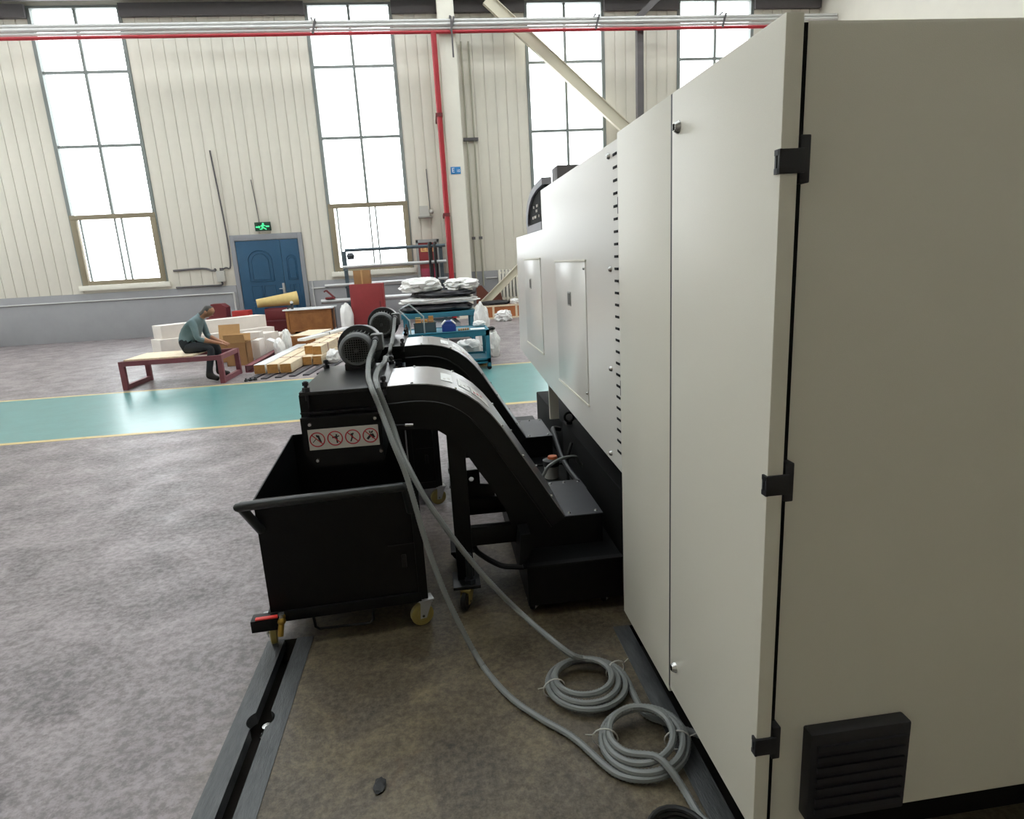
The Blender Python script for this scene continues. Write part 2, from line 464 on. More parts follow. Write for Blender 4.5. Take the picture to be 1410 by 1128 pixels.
# door
mb = MB(); x0, x1 = DOOR
for p in ((x0, x0+0.12), (x1-0.12, x1)): mb.box(p[0], p[1], YB-0.07, YB+0.02, 0, 2.72, 0.008)
mb.box(x0+0.115, x1-0.115, YB-0.068, YB+0.02, 2.56, 2.719, 0.008)
door = struct('door_1', mb, mat('door_frame_grey', '#8b8c90', 0.5))
def leaf(a, b, big):
    mb = MB(); mb.box(a, b, YB-0.05, YB-0.005, 0.02, 2.55, 0.004)
    lf = part('door_leaf', mb, bluepaint, door)
    w = b-a; cx = (a+b)/2; r = w*0.27
    mb = MB()
    zt = 1.98
    arch = [(cx-r, 1.40), (cx-r, zt)]+[(cx-r*math.cos(PI*k/12), zt+0.9*r*math.sin(PI*k/12)) for k in range(1, 12)]+[(cx+r, zt), (cx+r, 1.40)]
    mb.tube([(p[0], YB-0.052, p[1]) for p in arch], 0.016, 6, closed=True)
    ar2 = [(cx+(p[0]-cx)*0.72, 1.69+(p[1]-1.69)*0.84) for p in arch]
    mb.tube([(p[0], YB-0.052, p[1]) for p in ar2], 0.012, 6, closed=True)
    part('arched_moulding', mb, bluepaint, lf)
    for za, zb in ((0.80, 1.27), (0.2, 0.68)):
        for sx in (-1, 1):
            mb = MB(); q0, q1 = (cx-r, cx-0.03) if sx < 0 else (cx+0.03, cx+r)
            mb.tube([(q0, YB-0.052, za), (q1, YB-0.052, za), (q1, YB-0.052, zb), (q0, YB-0.052, zb)], 0.013, 6, closed=True)
            part('square_moulding', mb, bluepaint, lf)
    return lf
l1 = leaf(x0+0.13, -4.28, True); l2 = leaf(-4.27, x1-0.13, False)
mb = MB(); mb.box(-4.36, -4.29, YB-0.075, YB-0.045, 0.95, 1.32, 0.01); mb.tube([(-4.33, YB-0.09, 1.16), (-4.45, YB-0.09, 1.16)], 0.012, 8)
part('lever_handle', mb, galv, l1, 'steel lever handle with tall plate')

# other walls, ceiling with unseen skylight strips added for light
def open_wall(name, axis, pos, t, a0, a1, opens):
    mb = MB(); cur = a0
    for a, b in opens+[(a1, a1)]:
        segs = [(cur, a, 0, ZC)]+([(a, b, 0, 1.55), (a, b, 8.6, ZC)] if b > a else [])
        for s0, s1, z0, z1 in segs:
            if s1 > s0:
                if axis == 'X': mb.box(min(pos, pos+t), max(pos, pos+t), s0, s1, z0, z1)
                else: mb.box(s0, s1, min(pos, pos+t), max(pos, pos+t), z0, z1)
        cur = b
    return struct(name, mb, cream)
wl_op = [(6.5, 8.7), (11.5, 13.7), (15.5, 17.7)]
wleft = open_wall('wall_left', 'X', XL, -0.2, YF, YB+0.2, wl_op)
wright = open_wall('wall_right', 'X', XR, 0.2, YF, YB+0.2, [])
wfront = open_wall('wall_front', 'Y', YF, -0.2, XL, XR, [])
for k, (a, b) in enumerate(wl_op):
    mb = MB()
    for z in (1.6, 3.4, 5.22, 7.05, 8.57): mb.box(XL-0.1, XL, a, b, z-0.04, z+0.04)
    for y in (a+0.03, (a+b)/2, b-0.03): mb.box(XL-0.1, XL, y-0.04, y+0.04, 1.55, 8.6)
    w = struct('window_%d' % (k+5), mb, mullm)
    mb = MB(); mb.box(XL-0.06, XL-0.054, a, b, 1.55, 8.6); part('pane', mb, GLASS, w)
ADDED_SKYLIGHTS = [(0.8, 2.6), (5.6, 7.6), (10.6, 12.6), (15.6, 17.6)]  # unseen skylights, spaced for the light; nearest strip added to brighten the foreground
mb = MB(); cur = YF
for a, b in ADDED_SKYLIGHTS+[(YB+0.2, YB+0.2)]:
    mb.box(XL, XR, cur, a, ZC, ZC+0.25); cur = b
for a, b in ADDED_SKYLIGHTS:
    mb.box(XL, XL+2, a, b, ZC, ZC+0.25); mb.box(XR-2, XR, a, b, ZC, ZC+0.25)
ceil = struct('ceiling', mb, mat('ceiling_white', '#cfcfca', 0.6))
for a, b in ADDED_SKYLIGHTS:
    mb = MB(); mb.box(XL+2, XR-2, a, b, ZC+0.1, ZC+0.11); part('added_skylight_pane', mb, GLASS, ceil)

# ================================================================== STEELWORK AND SERVICES ON THE BACK WALL
col_ = thing('building_column', 'cream painted steel building column between the two windows', 'column', (0.92, 18.95, 0))
mb = MB(); mb.box(0.70, 1.14, 18.70, 18.72, 0, ZC); part('front_flange', mb, cream2, col_)
mb = MB(); mb.box(0.70, 1.14, 19.20, 19.22, 0, ZC); part('rear_flange', mb, cream2, col_)
mb = MB(); mb.box(0.905, 0.935, 18.72, 19.20, 0, ZC); part('web', mb, cream2, col_)
mb = MB(); mb.box(0.62, 1.22, 18.62, 19.30, 0, 0.03)
part('base_plate', mb, cream2, col_)
sg = thing('column_sign', 'small blue sign with white letter and number on the cream column', 'sign', (0.90, 18.695, 4.03))
mb = MB(); mb.box(0.755, 1.03, 18.685, 18.70, 4.03, 4.22, 0.004); part('plate', mb, signblue, sg)
RX = Matrix.Rotation(PI/2, 4, 'X')
part('lettering', text_mb('E', 0.17, Matrix.Translation((0.825, 18.683, 4.125)) @ RX), signwhite, sg)
part('lettering', text_mb('10', 0.10, Matrix.Translation((0.965, 18.683, 4.11)) @ RX), signwhite, sg)

def brace(name, label, p0, p1, W=.30):
    t = thing(name, label, 'brace', p0)
    d = (Vector(p1)-Vector(p0)).normalized(); n = Vector((-d.z, 0, d.x))
    mb = MB(); mb.bar(p0, p1, 0.02, W, up=n); part('web', mb, bracem, t)
    for s in (-1, 1):
        q0 = Vector(p0)+n*W/2*s; q1 = Vector(p1)+n*W/2*s
        mb = MB(); mb.bar(q0, q1, 0.14, 0.02, up=n); part('flange', mb, bracem, t)
    return t
brace('diagonal_brace', 'long pale diagonal brace crossing in front of the upper window panes', (2.06, 19.00, 8.503), (6.9, 19.00, 4.25))
brace('diagonal_brace', 'pale diagonal brace rising from the floor in front of the radiator', (1.08, 18.52, 0.12), (5.9, 18.52, 4.35), .19)
t = thing('crane_beam', 'dark grey overhead crane beam running along the top of the back wall', 'beam', (-2, 19.05, 8.63))
mb = MB(); mb.box(XL+.01, XR-.01, 18.9, 19.2, 8.63, 8.67); part('bottom_flange', mb, darkst, t)
mb = MB(); mb.box(XL+.01, XR-.01, 19.03, 19.07, 8.67, 9.35); part('web', mb, darkst, t)
mb = MB(); mb.box(XL+.01, XR-.01, 18.9, 19.2, 9.35, 9.39); part('top_flange', mb, darkst, t)
t = thing('steel_post', 'dark grey steel post with knee arm beside the far window', 'post', (6.3, 18.6, 0))
mb = MB(); mb.box(6.16, 6.34, 18.70, 18.88, 0, 8.0); part('post', mb, darkst, t)
mb = MB(); mb.bar((6.25, 18.79, 7.95), (7.0, 18.79, 8.60), 0.16, 0.16, up=(-1, 0, 1)); part('knee_arm', mb, darkst, t)
# tray tubes and fire main
for k, (z, r, y) in enumerate(((7.86, 0.045, 18.62), (7.765, 0.05, 18.60), (7.675, 0.035, 18.62))):
    single('overhead_pipe', MB().tube([(XL+.02, y, z), (XR-.02, y, z)], r, 12), pipew,
           ['topmost pale pipe of the bundle under the crane beam', 'thick middle pale pipe of the bundle under the crane beam', 'lowest thin pale pipe of the bundle, just above the red pipe'][k], 'pipe')
for xb, wh in ((-2.55, 'before the window nearest the blue door'), (1.02, 'at the cream column'), (4.95, 'before the window crossed by the diagonal brace'), (8.55, 'before the window beyond the dark steel post')):
    t = thing('pipe_hanger', 'dark bracket carrying the overhead pipe bundle '+wh, 'bracket', (xb, 18.6, 7.6), group='brackets of the overhead pipes')
    mb = MB(); mb.bar((xb, 18.54, 7.58), (xb+0.10, 18.54, 7.93), 0.03, 0.05); part('clamp', mb, darkst, t)
    mb = MB(); mb.box(xb-0.02, xb+0.02, 18.54, 18.705 if xb == 1.02 else 19.5, 7.93, 7.96); part('arm', mb, darkst, t)
for (xa, za, zb) in ((0.88, 7.95, 8.66), (1.04, 6.95, 7.93)):
    single('hanging_rod', MB().cyl((xa, 18.53 if za < 7.5 else 18.96, za), (xa, 18.53 if za < 7.5 else 18.96, zb), 0.022, seg=8), darkst,
           'thin dark rod between crane beam and pipe bundle' if za > 7.5 else 'thin dark rod hanging below the pipe bundle at the column', 'rod')
t = thing('fire_main', 'red fire water pipe along the wall with vertical drop beside the column', 'pipe', (0.55, 19.1, 0))
mb = MB(); mb.tube([(XL+.02, 18.60, 7.585), (XR-.02, 18.60, 7.585)], 0.042, 12); part('pipe_run', mb, redp, t)
mb = MB(); mb.tube([(0.555, 18.60, 7.56), (0.555, 18.60, 0.05)], 0.075, 14); part('drop_pipe', mb, redp, t)
for z in (2.9, 5.5):
    mb = MB(); mb.box(0.45, 0.64, 18.52, 19.47, z, z+0.09); part('pipe_clamp', mb, maroon, t)
for k, xa in enumerate((1.32, 1.53)):
    t = thing('wall_conduit', ['thin grey conduit nearest the column on its right', 'thin grey conduit second from the column on its right'][k], 'conduit', (xa, 19.4, 0.1))
    mb = MB(); mb.tube([(xa, 19.42, 7.6), (xa, 19.42, 0.9 if k else 0.1)], 0.025, 8); part('tube', mb, mat('conduit_wall_grey', '#a9a695', 0.5), t)
    for z, s in ((5.05, 0.11), (2.3, 0.05)):
        mb = MB(); mb.box(xa-s, xa+s, 19.38, 19.49, z-0.04, z+0.04); part('clamp', mb, darkst, t)
# exit sign
t = thing('exit_sign', 'lit green emergency exit sign hanging above the blue door', 'sign', (-4.65, 19.40, 2.80))
mb = MB(); mb.box(-4.88, -4.44, 19.36, 19.40, 2.80, 3.04, 0.006); part('housing', mb, exitdark, t)
mb = MB()
mb.box(-4.85, -4.75, 19.353, 19.36, 2.89, 2.93); mb.prism([(-4.77, 2.95), (-4.77, 2.87), (-4.72, 2.91)], 19.353, 19.36)
part('arrow', mb, exitlit, t)
mb = MB(); mb.box(-4.57, -4.48, 19.353, 19.36, 2.90, 2.94); part('arrow', mb, exitlit, t)
mb = MB(); mb.cyl((-4.645, 19.353, 2.99), (-4.645, 19.36, 2.99), 0.028, seg=12)
for p0, p1, w in (((-4.65, 2.97), (-4.67, 2.90), .05), ((-4.67, 2.90), (-4.60, 2.86), .03), ((-4.60, 2.87), (-4.57, 2.83), .03), ((-4.67, 2.90), (-4.70, 2.84), .03), ((-4.70, 2.845), (-4.75, 2.85), .025), ((-4.65, 2.96), (-4.58, 2.93), .022), ((-4.66, 2.96), (-4.72, 2.93), .022)):
    mb.bar((p0[0], 19.357, p0[1]), (p1[0], 19.357, p1[1]), 0.006, w, up=(-(p1[1]-p0[1]), 0, p1[0]-p0[0]))
part('running_figure', mb, exitlit, t)
mb = MB(); mb.tube([(-4.75, 19.40, 3.02), (-4.78, 19.46, 3.4), (-4.83, 19.46, 4.2)], 0.012, 6); part('supply_cable', mb, darkst, t)
# junction box with conduits
t = thing('junction_box', 'pale junction box with conduits on the wall beside the blue door', 'junction box', (-6.0, 19.38, 1.42))
mb = MB(); mb.box(-6.12, -5.90, 19.34, 19.47, 1.45, 1.76, 0.008); part('box', mb, ltgrey, t)
mb = MB(); mb.tube([(-7.3, 19.44, 1.83), (-6.5, 19.44, 1.85), (-6.25, 19.42, 1.78), (-6.12, 19.40, 1.80)], 0.028, 8, smooth=4); part('conduit', mb, darkst, t)
mb = MB(); mb.tube([(-5.95, 19.40, 1.80), (-5.85, 19.42, 1.84), (-5.72, 19.43, 1.90), (-5.70, 19.43, 2.9), (-5.80, 19.43, 5.0)], 0.022, 8, smooth=4); part('conduit', mb, darkst, t)
mb = MB(); mb.tube([(-6.02, 19.4, 1.46), (-6.05, 19.42, 1.36), (-6.5, 19.43, 1.36), (-7.3, 19.43, 1.36)], 0.026, 8, smooth=4); part('conduit', mb, darkst, t)
for xx in (-6.15, -6.0, -5.95):
    mb = MB(); mb.cyl((xx, 19.40, 1.74), (xx, 19.40, 1.84), 0.028, seg=8); part('gland', mb, darkst, t)
# lamp unit and fire cabinet
t = thing('wall_loudspeaker', 'pale box unit with small camera on the wall above the fire cabinet', 'wall unit', (-0.05, 19.4, 2.95))
mb = MB(); mb.prism([(-0.22, 2.98), (0.08, 2.98), (0.04, 3.27), (-0.20, 3.27)], 19.25, 19.47); part('body', mb, ltgrey, t)
mb = MB(); mb.box(-0.26, 0.16, 19.2, 19.47, 2.94, 2.98, 0.005); part('shelf', mb, mat('unit_shelf', '#8f8d86', 0.5), t)
mb = MB(); mb.sphere((0.13, 19.3, 3.10), 0.07); part('camera_dome', mb, ltgrey, t)
mb = MB(); mb.tube([(0.10, 19.46, 3.2), (0.08, 19.46, 4.3)], 0.012, 6); part('cable', mb, darkst, t)
t = thing('fire_cabinet', 'red fire hose cabinet with yellow label on the wall beside the red pipe', 'fire cabinet', (-0.06, 19.3, 0.95))
mb = MB(); mb.box(-0.36, 0.24, 19.22, 19.47, 0.95, 2.28, 0.01); part('body', mb, redpanel_m, t)
mb = MB()
for a, b, c, d in ((-0.40, -0.33, 0.9, 2.33), (0.21, 0.28, 0.9, 2.33), (-0.40, 0.28, 2.24, 2.33), (-0.40, 0.28, 0.9, 0.97)): mb.box(a, b, 19.19, 19.24, c, d)
part('frame', mb, galv, t)
mb = MB(); mb.box(-0.27, 0.16, 19.212, 19.222, 1.98, 2.14); part('label_plate', mb, labely, t)
mb = MB()
for k in range(3):
    cx = -0.19+k*0.135
    for p in ((-.04, .04, .05, .06), (-.035, .035, .01, .02), (-.045, .045, -.045, -.035), (-.006, .006, -.05, .06), (-.04, -.028, -.04, .05)): mb.box(cx+p[0], cx+p[1], 19.208, 19.213, 2.06+p[2], 2.06+p[3])
part('label_strokes', mb, stred, t)
mb = MB(); mb.box(-0.30, 0.18, 19.212, 19.222, 1.02, 1.5); part('glass_panel', mb, mat('pink_glass', '#b0405a', 0.15), t)
# radiator
t = thing('radiator', 'white column radiator on the back wall behind the diagonal brace', 'radiator', (2.9, 19.35, 0.4))
for k in range(16):
    xx = 2.02+k*0.105
    mb = MB(); mb.box(xx-0.035, xx+0.035, 19.3, 19.44, 0.42, 1.34, 0.012); part('column', mb, cream2, t)
mb = MB(); mb.box(1.98, 3.63, 19.33, 19.41, 1.22, 1.28); mb.box(1.98, 3.63, 19.33, 19.41, 0.46, 0.52); part('manifold', mb, cream2, t)

# ================================================================== ELECTRICAL CABINET
CAB = thing('electrical_cabinet', 'tall white electrical cabinet at the end of the machine with black hinges', 'cabinet', (1.2, 1.8, 0.0))
mb = MB(); mb.box(0.747, 1.80, 1.262, 2.34, 0.13, 2.018, 0.010); part('body', mb, white, CAB)
mb = MB(); mb.box(0.86, 1.75, 1.32, 2.30, 0.0, 0.14); part('plinth', mb, deep, CAB)
mb = MB(); mb.box(0.692, 0.730, 1.232, 1.807, 0.15, 2.022, 0.005); dr = part('door', mb, white, CAB)
mb = MB(); mb.box(0.6935, 0.72, 1.806, 1.818, 0.15, 2.02); part('seam_shade_strip', mb, blackp, CAB)  # dark strip painting the shade of the seam between door and panel
mb = MB(); mb.box(0.693, 0.728, 1.816, 2.342, 0.125, 2.022, 0.004); part('fixed_panel', mb, white, CAB)
mb = MB(); mb.box(0.729, 0.750, 1.254, 2.33, 0.16, 2.010); part('hinge_gap_shade', mb, deep, CAB)  # black filler standing in for shade in the gap behind the door edge
for z in (1.762, 1.090, 0.413):
    mb = MB(); mb.box(0.733, 0.754, 1.230, 1.262, z-0.045, z+0.045, 0.003); h = part('hinge', mb, blackp, CAB, 'black hinge')
    mb = MB(); mb.box(0.687, 0.742, 1.226, 1.234, z-0.026, z+0.020, 0.002); mb.box(0.687, 0.692, 1.226, 1.246, z-0.026, z-0.015); mb.box(0.687, 0.692, 1.226, 1.246, z+0.009, z+0.020)
    mb.box(0.688, 0.692, 1.240, 1.246, z-0.020, z+0.014); part('leaf', mb, blackp, h)
for z in (1.925, 0.262):
    mb = MB(); mb.lathe([(0.0001, -0.014), (0.011, -0.014), (0.013, -0.011), (0.017, -0.004), (0.018, 0), (0.0001, 0)], (0.692, 1.757, z), 'X', 18); lk = part('lock', mb, chrome, dr, 'round steel quarter-turn lock')
    mb = MB(); mb.box(0.676, 0.679, 1.754, 1.760, z-0.008, z+0.008); part('key_slot', mb, deep, lk)
mb = MB(); mb.box(0.832, 1.10, 1.225, 1.264, 0.165, 0.425, 0.006); lv = part('filter_housing', mb, blackp, CAB, 'black housing on the end panel')
for k in range(7):
    mb = MB(); mb.box(0.85, 1.085, 1.219, 1.226, 0.19+k*0.031, 0.205+k*0.031); part('louvre', mb, blackp, lv)
# ================================================================== LATHE
LA = thing('cnc_lathe', 'long white machine tool with rear hatches and a row of vent slots on black base', 'machine tool', (1.3, 3.7, 0))
mb = MB(); mb.prism([(2.345, 0.735), (2.345, 2.005), (4.00, 2.005), (4.00, 0.79)], 0.70, 1.9, 'X'); part('rear_guard', mb, white2, LA)
mb = MB(); mb.prism([(4.00, 0.79), (4.00, 1.775), (5.22, 1.775), (5.34, 0.86)], 0.70, 1.9, 'X'); part('tail_guard', mb, white2, LA)
mb = MB(); mb.box(0.70, 0.76, 3.995, 4.02, 0.56, 0.80); part('foot_bracket', mb, whitein, LA)
def hatch(y0, y1, z0, z1, ly, lz):
    mb = MB(); mb.box(0.696, 0.701, y0, y1, z0, z1, 0.002); h = part('access_hatch', mb, white2, LA)
    for (a, b, c, d) in ((y0-0.012, y1+0.012, z1, z1+0.010), (y0-0.012, y1+0.012, z0-0.010, z0)):
        mb = MB(); mb.box(0.692, 0.701, a, b, c, d, 0.002); part('edge_strip', mb, whitein, h)
    mb = MB(); mb.box(0.694, 0.697, ly-0.04, ly+0.04, lz-0.036, lz+0.036, 0.001); l = part('latch', mb, mat('latch_grey', '#8b8a84', 0.5), h)
    mb = MB(); mb.box(0.693, 0.695, ly-0.028, ly+0.028, lz-0.028, lz+0.028); part('latch_recess', mb, mat('latch_dark', '#55544f', 0.6), l)
hatch(2.89, 3.60, 0.905, 1.575, 3.25, 1.39); hatch(4.12, 4.84, 0.985, 1.595, 4.56, 1.43)
mb0 = MB(); mb0.box(-0.001, 0.006, -0.025, 0.025, -0.0048, 0.0048, 0.001); sm = mesh_from('vent_slot', mb0, Vector()); sm.materials.append(deep)
for k in range(26):
    inst('vent_slot', sm, LA, Vector((0.6985, 2.392, 1.958-k*0.0457))-ORG[LA.name])
mb0 = MB(); mb0.lathe([(0.0001, -0.012), (0.007, -0.011), (0.011, -0.006), (0.012, 0), (0.0001, 0)], (0, 0, 0), 'X', 12); bmesh_b = mesh_from('dome_bolt', mb0, Vector()); bmesh_b.materials.append(chrome)
for y, z in ((2.468, 1.962), (2.47, 1.545), (2.485, 1.145), (2.51, 0.775)): inst('dome_bolt', bmesh_b, LA, Vector((0.70, y, z))-ORG[LA.name])
for y, z in ((2.895, 0.96), (2.90, 1.545)): inst('dome_bolt', bmesh_b, LA, Vector((0.694, y, z))-ORG[LA.name], scale=(.6, .6, .6))
for z in (1.775, 1.09):
    mb = MB(); mb.box(0.695, 0.702, 2.346, 2.356, z-0.03, z+0.03, 0.002); part('catch', mb, blackp, LA)
# hood: curved dark end cover standing on the tail guard
prof = [(4.62, 1.775), (4.66, 1.86), (4.63, 1.93), (4.55, 1.99), (4.40, 2.04), (4.18, 2.065), (3.95, 2.075)]
inn = [(3.95, 2.035), (4.16, 2.025), (4.36, 2.0), (4.49, 1.955), (4.56, 1.90), (4.585, 1.84), (4.56, 1.775)]
mb = MB(); mb.prism(prof+inn, 0.70, 0.76, 'X'); part('hood_shell', mb, hoodg, LA)
mb = MB(); mb.prism(inn[::-1]+[(3.95, 1.775)], 0.715, 0.755, 'X'); part('hood_panel', mb, deep, LA)
mb = MB(); mb.box(0.70, 0.716, 4.03, 4.57, 1.776, 1.825); part('hood_sill', mb, hoodg, LA)
for (y, z, w) in ((4.22, 1.935, .05), (4.25, 1.905, .04), (4.30, 1.87, .07), (4.16, 1.868, .02), (4.40, 1.87, .04), (4.36, 1.935, .02)):
    mb = MB(); mb.box(0.709, 0.717, y-w/2, y+w/2, z-0.008, z+0.008); part('hood_glint', mb, whitebox, LA)  # white bars painted as glints of light showing through the hood openings
mb = MB(); mb.box(0.812, 1.6, 4.03, 4.20, 1.775, 2.152, 0.006); part('roof_box', mb, darkst, LA)
# black base
mb = MB(); mb.box(0.772, 1.85, 2.36, 3.958, 0.03, 0.555, 0.01); part('bed_base', mb, deep, LA)
mb = MB(); mb.box(1.0, 1.85, 2.40, 3.80, 0.55, 0.80); part('bed_casting', mb, deep, LA)
mb = MB(); mb.box(0.80, 1.8, 4.06, 5.2, 0.05, 0.50, 0.01); part('bed_base', mb, deep, LA)
mb = MB(); mb.box(1.3, 1.8, 4.1, 5.1, 0.49, 0.9); part('bed_casting', mb, deep, LA)
for y in (2.6, 3.7, 4.3, 5.0):
    for xx in (0.9, 1.7):
        mb = MB(); mb.cyl((xx, y, 0), (xx, y, 0.06), 0.05, seg=14); part('levelling_foot', mb, deep, LA)
mb = MB(); mb.tube([(0.752, 3.95, 0.50), (0.70, 3.90, 0.52), (0.69, 3.78, 0.50), (0.70, 3.55, 0.40), (0.75, 3.25, 0.33)], 0.016, 8, smooth=6); part('hydraulic_hose', mb, mat('dark_hose', '#2c2d2e', 0.5), LA)
mb = MB(); mb.tube([(0.76, 3.62, 0.50), (0.725, 3.6, 0.40), (0.722, 3.585, 0.32), (0.722, 3.58, 0.25)], 0.010, 8, smooth=6); part('hydraulic_hose', mb, rubber, LA)
mb = MB(); mb.tube([(0.80+0.03*math.cos(t_*PI/8), 3.86, 0.60+0.03*math.sin(t_*PI/8)) for t_ in range(16)], 0.008, 8, closed=True); part('lifting_eye', mb, deep, LA)
mb = MB(); mb.cyl((0.80, 3.86, 0.55), (0.80, 3.86, 0.575), 0.02, seg=10); part('lifting_eye_base', mb, deep, LA)

# ================================================================== CHIP CONVEYOR
Y0, Y1 = 2.75, 3.23
T = [(-.24, 1.09), (-.127, 1.093), (-.06, 1.088), (0, 1.076), (.06, 1.055), (.11, 1.025), (.16, .985), (.21, .93), (.255, .868), (.30, .792), (.345, .716), (.42, .590), (.47, .505), (.533, .400)]
U = [(.33, .21), (.278, .38), (.249, .474), (.178, .607), (.142, .664), (.082, .767), (.03, .832), (-.03, .876), (-.10, .89), (-.24, .89)]
def offs(P, d):
    out = []
    for i, p in enumerate(P):
        a = P[max(0, i-1)]; b = P[min(len(P)-1, i+1)]
        tx, tz = b[0]-a[0], b[1]-a[1]; l = math.hypot(tx, tz); out.append((p[0]-tz/l*d, p[1]+tx/l*d))
    return out          # d > 0: outwards (up/right)
def make_caster(parent, x, y, ztop, r, wheelm, forkm, rz=0.0, w=0.03):
    M = Matrix.Translation((x, y, 0)) @ Matrix.Rotation(rz, 4, 'Z')
    off = -0.02
    mb = MB(); mb.box(-0.035, 0.035, -0.03, 0.03, ztop-0.006, ztop, 0.002, M)
    mb.box(-0.028, 0.028, -w/2-0.008, w/2+0.008, ztop-0.018, ztop-0.006, 0, M)
    for s in (-1, 1):
        yy = s*(w/2+0.006)
        pl = [(-0.028, ztop-0.008), (0.028, ztop-0.008), (off+0.014, r-0.012), (off-0.014, r-0.012)]
        A = [mb.bm.verts.new(M @ Vector((p[0], yy-0.0015, p[1]))) for p in pl]; B = [mb.bm.verts.new(M @ Vector((p[0], yy+0.0015, p[1]))) for p in pl]
        fs = [mb.bm.faces.new(A), mb.bm.faces.new(B[::-1])]+[mb.bm.faces.new((A[i], B[i], B[(i+1) % 4], A[(i+1) % 4])) for i in range(4)]
        bmesh.ops.recalc_face_normals(mb.bm, faces=fs)
    c = part('caster', mb, forkm, parent)
    mb = MB(); mb.lathe([(0.0001, -w/2), (r*0.45, -w/2), (r*0.55, -w/2+0.004), (r*0.85, -w/2+0.002), (r, -w/2+0.006), (r, w/2-0.006), (r*0.85, w/2-0.002), (r*0.55, w/2-0.004), (r*0.45, w/2), (0.0001, w/2)], (off, 0, r), 'Y', 26)
    bmesh.ops.transform(mb.bm, matrix=M, verts=mb.bm.verts); part('wheel', mb, wheelm, c)
    mb = MB(); mb.cyl((off, -w/2-0.011, r), (off, w/2+0.011, r), 0.006, seg=10); bmesh.ops.transform(mb.bm, matrix=M, verts=mb.bm.verts); part('axle', mb, chrome, c)
    return c
def make_conveyor(label):
    cv = thing('chip_conveyor', label, 'conveyor', (0.2, Y0, 0), group=None)
    body = T+[(.715, .400), (.715, .21)]+U
    mb = MB(); mb.prism(body, Y0, Y1); part('body', mb, black, cv)
    # raised flange along the upper edge of each side
    fl_in = offs(T, -0.075)
    for ya, yb in ((Y0-0.006, Y0), (Y1, Y1+0.006)):
        mb = MB(); mb.prism(T+fl_in[::-1], ya, yb); f = part('side_flange', mb, blacks, cv)
        mb = MB(); yy = Y0-0.004 if ya < Y1-0.1 else Y1+0.004
        mb.tube([(p[0], yy, p[1]) for p in fl_in], 0.005, 6, smooth=3); part('bead', mb, blacks, f)
    # grey sheet cover
    mb = MB(); lo = offs(T, 0.001); hi = offs(T, 0.005); mb.prism(hi+lo[::-1], Y0-0.002, Y1+0.002); cvr = part('cover', mb, sheet, cv, 'curved grey sheet steel cover')
    mb = MB(); mb.prism([(.533, .400), (.533, .405), (.718, .405), (.718, .400)], Y0-0.002, Y1+0.002); ht = part('hatch_plate', mb, mat('dark_sheet', '#4a4b4e', 0.45, 0.3, var=0.08, scale=12), cv, 'flat grey service plate')
    def bolt(parent, x, y, z, r=0.009, n=(0, 0, 1)):
        n = Vector(n).normalized(); p = Vector((x, y, z)); mb = MB(); mb.cyl(p, p+n*0.006, r, r*0.55, seg=10); part('bolt', mb, chrome, parent)
    for (x, y) in ((.56, Y0+0.03), (.69, Y0+0.03), (.545, Y1-0.03), (.62, Y1-0.03), (.70, Y1-0.03)): bolt(ht, x, y, .405)
    for i in (1, 4, 8, 10, 12):
        a = T[i-1]; b = T[i+1]; tx, tz = b[0]-a[0], b[1]-a[1]
        for y in (Y0+0.012, Y1-0.012): bolt(cvr, hi[i][0], y, hi[i][1], 0.008, (-tz, 0, tx))
    # paper labels on the cover
    dense = spline([Vector((p[0], 0, p[1])) for p in T], 6); dense = [(p.x, p.z) for p in dense]
    for i0, i1, m_, ya, yb in ((18, 24, paper, .13, .33), (26, 33, paper, .12, .30), (33, 43, stickerm, .12, .28)):
        seg = dense[i0:i1]; a = offs(seg, 0.0055); b = offs(seg, 0.0065)
        mb = MB(); mb.prism(b+a[::-1], Y0+ya, Y0+yb); st = part('label_sheet', mb, m_, cvr)
        for k in range(3):
            j = 1+k*2
            if j+1 < len(seg):
                s2 = seg[j:j+2]; mb = MB(); mb.prism(offs(s2, 0.0072)+offs(s2, 0.0064)[::-1], Y0+ya+0.03+0.03*k, Y0+ya+0.06+0.03*k); part('label_print', mb, stred if i0 == 33 else stickerm, st)
    # discharge head
    mb = MB(); mb.box(-.60, -.235, Y0+0.02, 3.41, .985, 1.085); part('head_box', mb, black, cv)
    mb = MB(); mb.box(-.605, -.235, Y0-0.025, 3.44, 1.085, 1.100, 0.003); part('top_plate', mb, blacks, cv, 'satin black drive plate')
    for z in (.986, 1.006):
        mb = MB(); mb.box(-.612, -.262, Y0-0.035+(z > 1)*0.02, Y0+0.03, z-0.004, z+0.003); part('ledge', mb, blacks, cv)
    mb = MB(); mb.box(-.61, -.575, Y0-0.01, Y0+0.03, .985, 1.085); part('end_post', mb, black, cv)
    mb = MB(); mb.prism([(-.613, .982), (-.27, .982), (-.275, .772), (-.575, .762), (-.613, .84)], Y0-0.03, 3.40); chute = part('discharge_chute', mb, black, cv)
    for x, z in ((-.575, .958), (-.297, .965), (-.560, .795), (-.285, .815)):
        mb = MB(); mb.cyl((x, Y0-0.031, z), (x, Y0-0.039, z), 0.010, 0.007, seg=12); part('bolt', mb, chrome, chute)
    # warning sticker with four prohibition signs
    tilt = 0.0
    mb = MB(); mb.box(-.588, -.288, Y0-0.0318, Y0-0.030, .843, .935); stk = part('warning_sticker', mb, stickerm, chute, 'white strip with four red prohibition signs')
